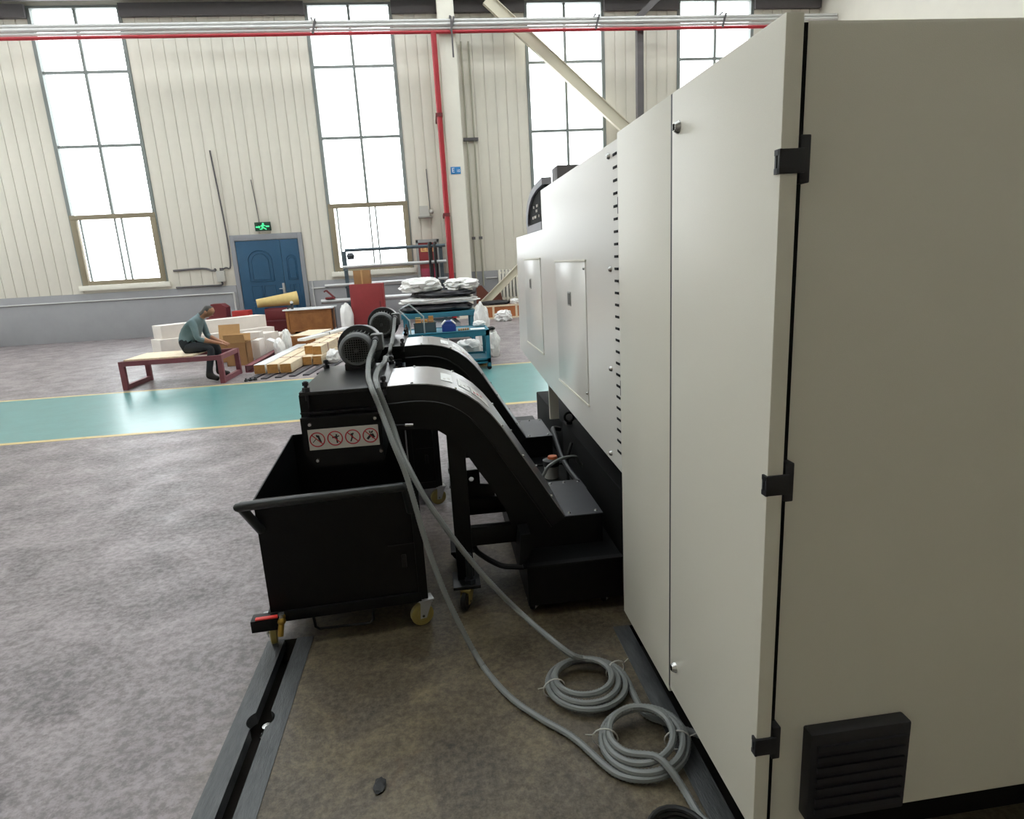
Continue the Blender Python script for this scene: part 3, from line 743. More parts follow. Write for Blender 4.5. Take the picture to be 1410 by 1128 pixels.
    for k in range(4):
        cx = -.551+k*.0755; cz = .889; yy = Y0-0.0325; R = .031
        mb = MB(); mb.tube([(cx+R*math.cos(2*PI*q/32), yy, cz+R*math.sin(2*PI*q/32)) for q in range(32)], 0.0026, 6, closed=True)
        d = R*0.707; mb.bar((cx-d, yy, cz+d), (cx+d, yy, cz-d), 0.001, 0.004, up=(0.7, 0, 0.7)); part('prohibition_sign', mb, stred, stk)
        figs = [[(.010, .012, -.004, .020, .006), (.004, .018, .014, -.014, .009), (-.02, -.012, -.004, .004, .003)],
                [(-.012, .004, .006, .006, .007), (.006, .010, .008, -.022, .007), (.004, .004, .018, .010, .005)],
                [(-.004, .016, -.002, -.004, .009), (-.002, .0, -.010, -.02, .006), (0, -.002, .012, -.012, .005)],
                [(-.014, -.016, .006, .006, .010), (.006, .006, .014, -.012, .014), (.0, .01, -.002, .02, .005), (.006, .01, .012, .02, .005)]][k]
        mb = MB()
        for (xa, za, xb, zb, w) in figs: mb.bar((cx+xa, yy+0.0006, cz+za), (cx+xb, yy+0.0006, cz+zb), 0.001, w, up=(-(zb-za), 0, xb-xa))
        mb.cyl((cx+figs[0][2]*.6+.003, yy+.0012, cz+.014), (cx+figs[0][2]*.6+.003, yy+.0001, cz+.014), .004, seg=10)
        part('pictogram', mb, stblk, stk)
    # tension screws
    for x, y in ((-.575, Y0-0.012), (-.246, Y0-0.012), (-.59, 3.38), (-.25, 3.36)):
        mb = MB(); mb.cyl((x, y, 1.06), (x, y, 1.145), 0.008, seg=8); mb.cyl((x, y, 1.10), (x, y, 1.118), 0.017, seg=6); mb.cyl((x, y, 1.127), (x, y, 1.142), 0.014, seg=6); part('tension_screw', mb, blackp, cv)
    mb = MB(); mb.tube([(-.26, Y0-0.02, .93), (-.245, Y0-0.045, .93), (-.17, Y0-0.045, .925)], 0.004, 8); mb2 = MB(); mb2.cyl((-.17, Y0-0.045, .925), (-.135, Y0-0.045, .923), 0.008, seg=12)
    lv = part('release_lever', mb, blackp, cv); part('lever_tip', mb2, chrome, lv)
    # motor (axis along Y), fan end towards the cart
    mc = Vector((-.408, 3.22, 1.200))
    mb = MB(); mb.lathe([(0.0001, .05), (.075, .05), (.078, .06), (.078, .17), (0.0001, .17)], mc, 'Y', 30)
    for k in range(28):
        a = 2*PI*k/28
        if math.sin(a) < -0.75: continue
        d = Vector((math.cos(a), 0, math.sin(a))); mb.bar(mc+d*.082+Vector((0, .06, 0)), mc+d*.082+Vector((0, .165, 0)), 0.004, 0.016, up=d)
    mt = part('motor', mb, motorg, cv)
    mb = MB(); mb.lathe([(.062, -.002), (.072, -.004), (.082, .004), (.088, .018), (.088, .062), (.086, .064), (.05, .064)], mc, 'Y', 32, caps=False); part('fan_cover', mb, motorg, mt)
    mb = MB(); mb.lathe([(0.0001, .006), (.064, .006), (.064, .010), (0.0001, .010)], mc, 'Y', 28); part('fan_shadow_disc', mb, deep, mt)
    mb = MB()
    for q in range(-5, 6):
        h = math.sqrt(max(0, .062**2-(q*.0115)**2))
        mb.box(mc.x+q*.0115-.0014, mc.x+q*.0115+.0014, mc.y-.002, mc.y+.004, mc.z-h, mc.z+h)
        mb.box(mc.x-h, mc.x+h, mc.y-.002, mc.y+.004, mc.z+q*.0115-.0014, mc.z+q*.0115+.0014)
    mb.cyl(mc+Vector((0, -.004, 0)), mc+Vector((0, .006, 0)), .009, seg=14); part('fan_grille', mb, motorg, mt)
    mb = MB(); mb.lathe([(0.0001, .165), (.112, .165), (.115, .168), (.115, .19), (.10, .20), (0.0001, .20)], mc, 'Y', 36); part('flange', mb, motord, mt)
    mb = MB(); mb.lathe([(0.0001, .20), (.09, .20), (.095, .25), (.06, .27), (0.0001, .27)], mc+Vector((.02, 0, 0.012)), 'Y', 28); part('gearbox', mb, mat('gearbox_grey', '#8b8d8d', 0.4, 0.3), mt)
    mb = MB(); mb.box(mc.x-.07, mc.x+.07, mc.y+.03, mc.y+.24, 1.098, 1.135, 0.006); part('foot', mb, motord, mt)
    mb = MB(); mb.box(mc.x+.068, mc.x+.130, mc.y+.064, mc.y+.15, 1.185, 1.270, 0.01); tb = part('terminal_box', mb, motorg, mt)
    mb = MB(); mb.cyl((mc.x+.096, mc.y+.065, 1.245), (mc.x+.096, mc.y+.005, 1.240), .016, seg=12); part('gland', mb, motord, tb)
    # stand
    for y in (Y0+0.02, Y1-0.08):
        mb = MB(); mb.box(0.005, 0.085, y, y+0.06, 0.12, 0.86, 0.004); lg = part('stand_leg', mb, black, cv)
        mb = MB(); mb.box(-0.02, 0.11, y-0.07, y+0.09, 0.105, 0.122, 0.003); part('foot_plate', mb, blacks, lg)
        mb = MB(); mb.cyl((0.062, y-0.035, 0.122), (0.062, y-0.035, 0.27), 0.017, seg=14); mb.cyl((0.062, y-0.035, 0.122), (0.062, y-0.035, 0.145), 0.028, seg=6); part('jack_screw', mb, mat('screw_dark', '#33363c', 0.4, 0.6), lg)
        mb = MB(); mb.box(0.08, 0.335, y+0.01, y+0.05, .285, .378, 0.003); part('stand_beam', mb, black, cv)
    mb = MB()
    hp = at(649, 660, 'Y', Y1-0.05); cxh, czh, R = hp.x, hp.z, .013
    arc = [(cxh+R*math.sin(PI*k/10), czh+R*math.cos(PI*k/10)) for k in range(11)]
    zt_, zb_ = czh+.05, czh-.11
    mb.prism([(0.03, zt_), (cxh, zt_)]+[(2*cxh-p[0], p[1]) for p in arc]+[(cxh, zb_), (0.03, zb_)], Y1-0.05, Y1-0.042)
    mb.prism([(cxh, zt_), (cxh+.045, zt_), (cxh+.045, czh-.03), (cxh+.12, czh-.04), (cxh+.12, zb_), (cxh, zb_)]+arc[::-1], Y1-0.05, Y1-0.042); part('gusset', mb, black, cv)
    for x, y in ((0.045, Y0-0.02), (0.045, Y1+0.02)):
        make_caster(cv, x, y, 0.105, 0.045, rubber, nylon, rz=PI/2-0.5 if y < 3 else 0.3)
    # coolant tank
    mb = MB(); mb.prism([(2.58, .055), (2.58, .255), (3.95, .255), (3.95, .055)], .318, .76, 'X'); tk = part('coolant_tank', mb, black, cv)
    mb = MB(); mb.box(.30, .762, 2.565, 2.60, .250, .258); mb.box(.30, .33, 2.565, 3.95, .250, .258); part('tank_rim', mb, blacks, tk)
    mb = MB(); mb.prism([(.285, .255), (.318, .255), (.345, .33), (.345, .40), (.30, .40)], 2.60, 2.72); part('tank_corner_plate', mb, black, tk)
    for x, y in ((.36, 2.66), (.70, 2.66), (.36, 3.85), (.70, 3.85)): make_caster(cv, x, y, .058, .027, rubber, galv, rz=0.9, w=.022)
    return cv
cv1 = make_conveyor('black chip conveyor discharging into the cart with the red-handled valve')
cv2 = copy_tree(cv1); cv2.location = Vector(cv1.location)+Vector((0.02, 1.40, 0)); cv2['label'] = 'black chip conveyor standing behind the first one, next to the blue trolley'

# pump between the conveyors
t = thing('coolant_pump', 'small grey coolant pump with orange cap between the two conveyors', 'pump', (.645, 3.72, .255))
mb = MB(); mb.lathe([(0.0001, 0), (.045, 0), (.045, .08), (0.0001, .08)], (.645, 3.72, .255), seg=20); part('housing', mb, ltgrey, t)
mb = MB(); mb.lathe([(0.0001, .08), (.052, .08), (.052, .115), (.03, .125), (0.0001, .125)], (.645, 3.72, .255), seg=20); part('motor_can', mb, motord, t)
mb = MB(); mb.lathe([(0.0001, .125), (.032, .125), (.028, .14), (0.0001, .14)], (.655, 3.72, .255), seg=16); part('cap', mb, mat('orange_cap', '#c0623a', 0.5), t)
single('coolant_hose', MB().tube([(.503, 3.17, .466), (.512, 3.17, .480), at(753, 645, 'Y', 3.17), at(760, 639, 'Y', 3.20), at(775, 631, 'Y', 3.30), at(792, 629, 'Y', 3.34), (.74, 3.38, .46), (.776, 3.40, .42)], .009, 10, smooth=6), conduit, 'grey hose arching from the front conveyor into the machine base', 'hose')

# ================================================================== CHIP CART
def make_cart(label):
    ct = thing('chip_cart', label, 'cart', (-.49, 2.6, 0))
    xa, xb, ya, yb, z0, z1 = -.815, -.165, 2.60, 3.66, .135, .690
    mb = MB(); th = .006
    mb.box(xa, xb, ya, yb, z0, z0+th)
    body = part('floor_pan', mb, black, ct)
    for n_, b_ in (('end_wall', (xa, xb, ya, ya+th)), ('end_wall', (xa, xb, yb-th, yb)), ('side_wall', (xa, xa+th, ya, yb)), ('side_wall', (xb-th, xb, ya, yb))):
        mb = MB(); mb.box(*b_, z0, z1); part(n_, mb, black, ct)
    mb = MB()
    for b_ in ((xa, xb, ya-.014, ya), (xa, xb, yb, yb+.014)): mb.box(*b_, z0-.012, z0+.035, 0.003)
    for b_ in ((xa-.012, xa, ya, yb), (xb, xb+.012, ya, yb)): mb.box(*b_, z0-.012, z0+.035, 0.003)
    part('base_frame', mb, black, ct)
    for q0_, q1_ in ((ya-.012, ya+.03), (yb-.03, yb+.012)):
        mb = MB(); mb.box(xb-.01, xb+.03, q0_, q1_, z0, z1+.005, 0.003); part('corner_post', mb, black, ct)
    # push handle tube
    L = at(326, 696, 'Y', 2.50); Rr = at(556, 672, 'Y', 2.50)
    mb = MB(); mb.tube([(xa+.015, ya, L.z-.15), (L.x+.012, 2.515, L.z-.012), (L.x+.004, 2.504, L.z-.003), (L.x+.016, 2.50, L.z), ((L.x+Rr.x)/2, 2.50, (L.z+Rr.z)/2), (Rr.x-.01, 2.50, Rr.z), (Rr.x, 2.508, Rr.z-.006), (Rr.x+.012, ya, Rr.z-.15)], .0195, 14)
    part('push_handle', mb, mat('handle_dark', '#222424', 0.33), ct)
    mb = MB(); mb.tube([(-.640, ya-.005, .135), (-.636, ya-.008, .075), (-.62, ya-.008, .062), (-.40, ya-.008, .055), (-.385, ya-.008, .07), (-.382, ya-.005, .135)], .006, 8); part('tow_loop', mb, black, ct)
    mb = MB(); mb.box(-.235, -.215, ya-.010, ya, .30, .36, 0.003); mb.box(-.29, -.16, ya-.004, ya, .405, .409); part('hasp', mb, blacks, ct)
    for x, y, rz in ((-.83, 2.66, PI/2+.2), (-.150, 2.615, .25), (-.80, 3.58, .5), (-.18, 3.58, .3)):
        make_caster(ct, x, y, .128, .052, nylon, galv, rz=rz, w=.034)
    mb = MB(); mb.cyl((-.765, 2.60, .150), (-.765, 2.545, .145), .014, seg=12); mb.cyl((-.765, 2.555, .147), (-.775, 2.54, .085), .013, seg=12); mb.sphere((-.765, 2.555, .147), .019); dv = part('drain_valve', mb, brass, ct, 'brass ball valve')
    mb = MB(); mb.cyl((-.765, 2.555, .16), (-.765, 2.555, .180), .010, seg=10); mb.box(-.775, -.75, 2.545, 2.565, .178, .183); part('valve_stem', mb, chrome, dv)
    mb = MB(); mb.box(-.868, -.775, 2.540, 2.560, .170, .178, 0.003); part('valve_lever', mb, redpl, dv, 'red lever')
    mb = MB(); mb.box(-.890, -.775, 2.545, 2.61, .112, .166, 0.004); part('caster_bracket', mb, black, ct)
    return ct
ct1 = make_cart('black open chip cart with push handle and red-handled drain valve')
ct1.rotation_euler.z = 0.06
ct2 = copy_tree(ct1); ct2.location = Vector(ct1.location)+Vector((0.09, 1.48, 0)); ct2['label'] = 'second black chip cart beneath the rear conveyor, half hidden'

# ================================================================== FLEXIBLE CONDUITS
def coil(cx, cy, r, turns, z=.013, a0=0.0, n=28, drift=.006, sq=1.0, tilt=0.0):
    P = []
    for k in range(int(turns*n)+1):
        a = a0+2*PI*k/n; q = k/n
        rr = r-0.019*q
        P.append(Vector((cx+rr*math.cos(a)+drift*math.sin(q*1.7), cy+sq*rr*math.sin(a)+drift*math.cos(q*2.3), z+.0148*q+(tilt*(.5+.5*math.cos(a-.2*PI)) if tilt else 0))))
    return P
RC = .0118
ZP = 1.1135          # conduit axis when it rests on a drive plate
def corr(pts):
    mb = MB(); P = spline([Vector(p) for p in pts], 5)
    for p in P:             # keep the hose on top of the two drive plates
        for dx, dy in ((0, 0), (.02, 1.40)):
            if -.62+dx < p.x < -.22+dx and 2.712+dy < p.y < 3.66+dy and 1.05 < p.z < ZP: p.z = ZP
    Q = [P[0]]
    for p in P[1:]:
        while (p-Q[-1]).length > .012: Q.append(Q[-1]+(p-Q[-1]).normalized()*.006)
    n = len(Q)
    mb.tube(Q, lambda t: RC*(1+.07*(1 if int(round(t*(n-1))) % 2 else -1)), 8)
    return mb
G = lambda x, y, z=.014: at(x, y, 'Z', z)
A = lambda x, y, Y: at(x, y, 'Y', Y)
c1 = [(-.312, 3.255, 1.241), (-.312, 3.215, 1.238), (-.314, 3.195, 1.222), A(509, 492, 3.13), A(507, 506, 2.98), G(507.5, 521, ZP+.004), A(511.5, 534, 2.692), A(516, 545, 2.650), A(524.5, 566, 2.630), A(533, 588, 2.58), A(542, 612, 2.53), A(557, 648, 2.47), A(570, 690, 2.43), A(585, 742, 2.40), A(602, 790, 2.37), A(622, 838, 2.34)]
c1 += [G(660, 910), G(700, 958), G(745, 990), G(790, 1016)]
k2 = coil(.560, 1.715, .153, 3.12, a0=PI*1.18, tilt=.030)
k2 = [p for i, p in enumerate(k2) if i % 2 == 0]
tail2 = [(.572, 1.606, .068), (.598, 1.566, .058), (.616, 1.530, .038), (.630, 1.492, .018), G(965, 1126), G(990, 1145)]
t = thing('flexible_conduit', 'grey flexible conduit from the front conveyor motor to the lower floor coil', 'conduit', (.3, 2.1, 0))
part('hose', corr(c1+k2+tail2), conduit, t)
c2 = [(-.292, 4.655, 1.241), (-.292, 4.615, 1.238), (-.293, 4.595, 1.222), A(542, 455, 4.50), G(539.5, 472, ZP+.004), A(537, 483, 4.085), A(534, 493, 4.03), G(528, 500, ZP+.012), G(520.5, 508, ZP+.004), G(517, 521, ZP+.004), A(520, 534, 2.692), A(524.5, 545, 2.682), A(532.5, 565, 2.680), A(541.5, 588, 2.665), A(552, 620, 2.60), A(565, 648, 2.53), A(585, 685, 2.47), A(610, 722, 2.44), A(640, 762, 2.42), A(680, 808, 2.40), A(720, 847, 2.38), G(757, 879, .125), G(787, 902, .088)]
k1 = coil(.455, 2.045, .160, 3.25, a0=-PI*.05)[::-1]
k1 = [Vector((p.x, p.y, .013+.014*3.0-(p.z-.013) if False else p.z)) for i, p in enumerate(k1) if i % 2 == 0]
tail1 = [G(885, 980, .012), G(910, 993, .012), G(940, 1004, .012), G(965, 1013, .012), G(1000, 1030, .012)]
t2 = thing('flexible_conduit', 'grey flexible conduit from the rear conveyor motor to the upper floor coil', 'conduit', (.4, 2.3, 0))
part('hose', corr(c2+k1[::1]+tail1), conduit, t2)
def tie(parent, x, y, rz, m_=ltgrey):
    mb = MB(); M = Matrix.Translation((x, y, .038)) @ Matrix.Rotation(rz, 4, 'Z')
    P = [M @ Vector((.042*math.cos(2*PI*k/16), 0, .037*math.sin(2*PI*k/16))) for k in range(16)]
    mb.tube(P, .0028, 6, closed=True); mb.tube([M @ Vector((.034, 0, .012)), M @ Vector((.065, .01, .02))], .002, 5)
    part('cable_tie', mb, m_, parent)
for a in (-.2, 2.9): tie(t, .560+.118*math.cos(a), 1.715+.118*math.sin(a), a)
for a in (.3, 3.3, ): tie(t2, .455+.13*math.cos(a), 2.045+.13*math.sin(a), a)
P = A(536, 492, 4.10)
mb = MB(); mb.box(P.x-.02, P.x+.02, P.y-.03, P.y+.03, P.z-.03, P.z+.02, .004); part('hose_clamp', mb, blackp, t2)
# black hose coil and cable at the bottom
P = [(.545+.105*math.cos(k*PI/12)*(1-.08*(k//24)), 1.33+.105*math.sin(k*PI/12), .012+.0085*(k/12)) for k in range(60)]
single('black_hose', MB().tube(P, .009, 8), rubber, 'small coil of thin black hose lying beside the grey conduit coil', 'hose')
P = [(.08, 2.98, .30), (.10, 2.95, .20), (.14, 2.92, .16), (.22, 2.84, .14), (.285, 2.76, .165), (.324, 2.72, .18)]
single('black_hose', MB().tube(P, .014, 8, smooth=5), rubber, 'thick black hose from the conveyor stand leg to the coolant tank', 'hose')
q = G(523, 1083, .002)
single('rubber_scrap', MB().blob((q.x, q.y, 0), (.018, .03, .006), .25, 3, 2, 3), rubber, 'dark scrap of rubber lying on the floor beside the grey conduit', 'scrap')
# ================================================================== BACKGROUND: BLUE TROLLEY AND BENCH
def lump(name, c, size, m_, label, cat, seed, amp=.15, fr=2.5, group=None, sub=4):
    return single(name, MB().blob(c, size, amp, fr, seed, sub), m_, label, cat, group)
# trolley (near), z top .60
zt = .60
q0 = at(565, 459.5, 'Z', zt); q1 = at(652, 456, 'Z', zt); q2 = at(668, 448, 'Z', zt)
tx0, tx1, ty0, ty1 = q0.x-.12, q2.x, q1.y, q2.y+.05
tr = thing('blue_trolley', 'blue steel trolley loaded with a bin and a toolbox, behind the rear conveyor', 'trolley', ((tx0+tx1)/2, (ty0+ty1)/2, 0))
for x in (tx0, tx1-.06):
    for y in (ty0, ty1-.06):
        mb = MB(); mb.box(x, x+.06, y, y+.06, .05, zt, .004); part('leg', mb, bluebench, tr)
        mb = MB(); mb.cyl((x+.03, y+.015, .035), (x+.03, y+.045, .035), .035, seg=14); part('wheel', mb, rubber, tr)
mb = MB(); mb.box(tx0, tx1, ty0, ty1, zt-.015, zt, .003)
for b_ in ((tx0, tx1, ty0, ty0+.03), (tx0, tx1, ty1-.03, ty1), (tx0, tx0+.03, ty0, ty1), (tx1-.03, tx1, ty0, ty1)): mb.box(*b_, zt-.08, zt+.012, .003)
part('top_tray', mb, bluebench, tr)
mb = MB(); mb.box(tx0, tx1, ty0, ty1, .13, .15)
for b_ in ((tx0, tx1, ty0, ty0+.03), (tx0, tx1, ty1-.03, ty1), (tx1-.03, tx1, ty0, ty1)): mb.box(*b_, .10, .18, .003)
part('lower_tray', mb, bluebench, tr)
# bin with parts
bx = at(571, 457, 'Y', ty0+.25).x; bx2 = at(601, 457, 'Y', ty0+.25).x
t = thing('parts_bin', 'grey green bin full of brown parts on the blue trolley', 'bin', ((bx+bx2)/2, ty0+.3, zt))
mb = MB(); by0, by1 = ty0+.2, ty0+.45
mb.box(bx, bx2, by0, by1, zt, zt+.01)
for b_ in ((bx, bx2, by0, by0+.012), (bx, bx2, by1-.012, by1), (bx, bx+.012, by0, by1), (bx2-.012, bx2, by0, by1)): mb.box(*b_, zt, zt+.15, .002)
part('body', mb, bingrey, t)
mb = MB(); mb.box(bx-.01, bx2+.01, by0-.01, by0, zt+.14, zt+.155); mb.box(bx-.01, bx2+.01, by1, by1+.01, zt+.14, zt+.155); part('rim', mb, bingrey, t)
cw = (bx2-bx-.03)/3
for k in range(9):          # three rows of blocks standing in the bin
    xx = bx+.018+cw*(k % 3)+.004; yy = by0+.016+.073*(k//3)
    single('machined_part', MB().box(xx, xx+cw-.010-random.random()*.02, yy, yy+.066, zt+.010, zt+.15+random.random()*.09, .004),
           [woodend, card, mat('part_olive', '#7d7f5c', .6)][(k*2+k//3) % 3], 'small brown block heaped in the bin on the blue trolley', 'block', 'blocks in the parts bin')
ux0 = at(609, 456, 'Y', ty0+.2).x; ux1 = at(628, 456, 'Y', ty0+.2).x
t = thing('toolbox', 'small blue toolbox with white lid edges on the blue trolley', 'toolbox', ((ux0+ux1)/2, ty0+.25, zt))
uc = (ux0+ux1)/2
mb = MB(); mb.box(ux0, ux1, ty0+.16, ty0+.34, zt, zt+.10, .006); part('body', mb, bluebox, t)
mb = MB(); mb.prism([(ux0, zt+.10), (ux1, zt+.10), (uc+.05, zt+.155), (uc-.05, zt+.155)], ty0+.165, ty0+.335); part('lid', mb, bluebox, t)
for s in (-1, 1):
    xo = ux0 if s < 0 else ux1
    mb = MB(); mb.bar((xo, ty0+.25, zt+.106), (uc+s*.045, ty0+.25, zt+.162), .19, .014, up=(0, 0, 1)); part('lid_edge', mb, paper, t)
for k in range(5):
    xx = ux1+.045+k*.034
    single('offcut', MB().bar((xx, ty0+.14+.012*k, zt+.015), (xx+.006, ty0+.27+.02*(k % 2), zt+.015), .026, .03, bev=.004), woodend, 'brown offcut lying beside the blue toolbox on the trolley', 'offcut', 'offcuts on the blue trolley')
single('paper_sheet', MB().box(tx1-.27, tx1-.05, ty0+.16, ty0+.36, zt, zt+.008, .002), paper, 'white paper sheets on the corner of the blue trolley', 'paper')
lump('plastic_bag', (tx1-.10, ty1-.13, zt), (.10, .08, .05), whitebag, 'crumpled clear white bag hanging over the blue trolley edge', 'bag', 11)
# bent tube handle on trolley
hy = ty0+.04
single('bent_tube', MB().tube([(A(564, 442, hy).x, hy, zt+.005), A(564, 442, hy), A(549, 427, hy), A(563, 419, hy), A(583, 436, hy), (A(583, 436, hy).x, hy, zt+.005)], .011, 8), galv, 'thin bright bent tube standing on the blue trolley', 'tube')
single('dark_bottle', MB().lathe([(.0001, 0), (.03, 0), (.03, .10), (.012, .13), (.012, .16), (.0001, .16)], (tx0+.075, ty0+.085, zt)), mat('bottle_dark', '#3a2a24', .4), 'slim dark bottle on the end of the blue trolley', 'bottle')
# bench behind with sheets and bags
bz = .645; bx0, bx1, by_ = -.66, .80, 13.1
t = thing('blue_bench', 'blue steel workbench behind the trolley carrying stacked black sheets and white bags', 'workbench', (.07, 13.5, 0))
for x in (bx0, bx1-.09):
    for y in (by_, by_+.75):
        mb = MB(); mb.box(x, x+.09, y, y+.09, 0, bz-.05); part('leg', mb, bluebench, t)
mb = MB(); mb.box(bx0-.03, bx1+.03, by_-.03, by_+.87, bz-.10, bz, .006); part('bench_top', mb, bluebench, t)
mb = MB(); mb.box(bx0+.05, bx1-.05, by_+.05, by_+.8, .18, .22); part('shelf', mb, bluebench, t)
lump('black_sheets', (.05, 13.5, bz), (.78, .40, .10), blackbag, 'pile of black wrapped sheets lowest on the blue workbench', 'sheets', 3, .08, 2)
lump('white_sack', (.10, 13.5, bz+.165), (.80, .38, .085), whitebag, 'flat white sack lying on the black sheets of the blue workbench', 'sack', 4, .12, 2.5)
lump('black_sheets', (.20, 13.45, bz+.30), (.66, .36, .075), blackbag, 'black wrapped bundle between two white sacks on the blue workbench', 'sheets', 5, .12, 2.5)
lump('white_sack', (-.24, 13.55, bz+.42), (.42, .34, .16), whitebag, 'plump white sack on top of the pile on the blue workbench', 'sack', 6, .22, 2.0)
lump('white_sack', (.58, 13.55, bz+.42), (.34, .32, .13), whitebag, 'lower white sack beside the plump one on top of the pile', 'sack', 8, .25, 2.2)
lump('striped_packet', (.05, 13.35, .22), (.45, .18, .16), mat('pale_packet', '#c9cbd2', .5, var=.1, scale=20), 'pale packet on the lower shelf of the blue workbench', 'packet', 9, .06)
lump('plastic_bag', (.92, 10.80, 0), (.14, .15, .26), whitebag, 'tall crumpled white bag on the floor at the end of the blue trolley', 'bag', 12, .2)
lump('plastic_bag', (.50, 10.50, 0), (.22, .13, .20), whitebag, 'wide white bag on the floor under the end of the blue trolley', 'bag', 13, .2)
lump('plastic_bag', (.90, 12.5, .0), (.14, .14, .45), whitebag, 'slumped white bag leaning against the end of the blue workbench', 'bag', 14, .22)
lump('floor_debris', (.70, 9.95, 0), (.06, .05, .02), card, 'small brown scrap on the floor by the trolley wheel', 'scrap', 15, .3)
single('black_glove', MB().blob((.90, 10.78, .46), (.09, .05, .03), .3, 3, 5), rubber, 'black glove draped at the trolley end above the white bags', 'glove')
# right: orange crate, mat, brown sheet, bag
t = thing('orange_crate', 'orange brown plywood crate with battens under a black mat near the radiator', 'crate', (1.9, 18.2, 0))
mb = MB(); mb.box(1.25, 2.42, 18.02, 18.40, 0, .37); part('body', mb, orangew, t)
for x in (1.25, 1.62, 2.28):
    mb = MB(); mb.box(x, x+.06, 18.0, 18.02, 0, .38); part('batten', mb, wood, t)
for z in (0, .34):
    mb = MB(); mb.box(1.25, 2.42, 17.995, 18.015, z, z+.045); part('batten', mb, wood, t)
lump('black_mat', (1.70, 18.2, .375), (.42, .17, .08), blackbag, 'rolled black mat lying on the orange brown crate', 'mat', 21, .1)
lump('plastic_bag', (2.28, 18.15, .375), (.12, .12, .09), whitebag, 'small white bag on the end of the orange brown crate', 'bag', 22, .25)
lump('plastic_bag', (1.85, 17.3, 0), (.22, .2, .16), whitebag, 'white bag on the floor in front of the orange brown crate', 'bag', 23, .3)
single('brown_board', MB().prism([(1.25, .40), (2.05, .40), (1.98, .72), (1.62, .70), (1.42, .93), (1.28, .90)], 18.98, 19.02), mat('rust_board', '#6d3d2f', .7, var=.1), 'rust brown board leaning behind the diagonal brace', 'board')
# red cabinet panel with box, pipe rack
t = thing('red_cabinet', 'brick red steel cabinet with a cardboard box on top in front of the pipe rack', 'cabinet', (-1.72, 17.3, 0))
mb = MB(); mb.box(-2.16, -1.30, 17.05, 17.55, 0, 1.21, .01); part('body', mb, redpanel_m, t)
mb = MB(); mb.box(-2.13, -1.36, 17.035, 17.05, .05, 1.18, .004); dr = part('door', mb, redpanel_m, t)
mb = MB(); mb.box(-1.42, -1.39, 17.02, 17.036, .6, .75); part('handle', mb, maroon, dr)
t = thing('cardboard_box', 'brown cardboard box standing on the brick red cabinet', 'box', (-1.82, 17.3, 1.21))
mb = MB(); mb.box(-2.03, -1.61, 17.12, 17.48, 1.21, 1.56, .004); part('carton', mb, card, t)
mb = MB(); mb.box(-1.84, -1.80, 17.115, 17.485, 1.211, 1.565); part('tape', mb, card_in, t)
t = thing('pipe_rack', 'blue grey steel rack holding long pipes below the window', 'rack', (-1, 18.6, 0))
rk = mat('rack_steel', '#4d5a62', .45, .3)
for x in (-2.40, .30):
    mb = MB(); mb.box(x-.05, x+.05, 18.65, 18.75, 0, 2.1); part('upright', mb, rk, t)
    mb = MB(); mb.box(x-.05, x+.05, 18.3, 19.1, 0, .06); part('foot', mb, rk, t)
mb = MB(); mb.tube([(-2.36, 18.6, 2.12), (.44, 18.6, 2.12)], .045, 10); part('top_rail', mb, rk, t)
for z in (1.66, 1.18, .74):
    for x in (-2.4, .30):
        mb = MB(); mb.box(x-.03, x+.03, 18.35, 18.66, z-.09, z-.05); part('arm', mb, rk, t)
mb = MB(); mb.lathe([(.0001, 0), (.09, 0), (.11, .10), (.07, .17), (.0001, .17)], (-2.22, 18.6, 1.87), seg=16); part('pulley_block', mb, mat('block_dark', '#3a3f44', .5), t)
for k, (x0_, x1_, z, r) in enumerate(((-2.45, .43, 1.66, .05), (-3.0, .44, 1.18, .045), (-3.15, .40, .75, .07))):
    single('steel_pipe', MB().tube([(x0_, 18.5, z), (x1_, 18.5, z+.02)], r, 12), galv, ['long bright pipe on the upper arm of the pipe rack', 'long bright pipe on the middle arm of the pipe rack', 'thick pipe on the lowest arm of the pipe rack'][k], 'pipe')
for k, (xa, xb) in enumerate(((-.02, .03), (.13, .165))):
    single('black_strap', MB().tube([(xa, 18.405, 1.0), (xa, 18.405, 1.7), (xa, 18.43, 2.03), (xa, 18.51, 2.175), (xb, 18.60, 2.203), (xb, 18.675, 2.17), (xb, 18.70, 2.03), (xb, 18.70, 1.0)], .035, 8, smooth=5), rubber,
           ['black sling looped over the rack top rail beside the fire cabinet', 'black sling looped over the rack top rail nearest the red pipe'][k], 'sling')
# maroon vice on lower pipes
t = thing('pipe_vice', 'small maroon vice standing on the pipe beside the blue door', 'vice', (-2.9, 18.5, .82))
mb = MB(); mb.box(-3.02, -2.76, 18.42, 18.58, .815, .87, .006); part('base', mb, maroon, t)
mb = MB(); mb.bar((-2.80, 18.5, .87), (-2.98, 18.5, 1.06), .05, .05); mb.bar((-2.98, 18.5, 1.06), (-3.05, 18.5, 1.02), .04, .04); part('jaw', mb, maroon, t)

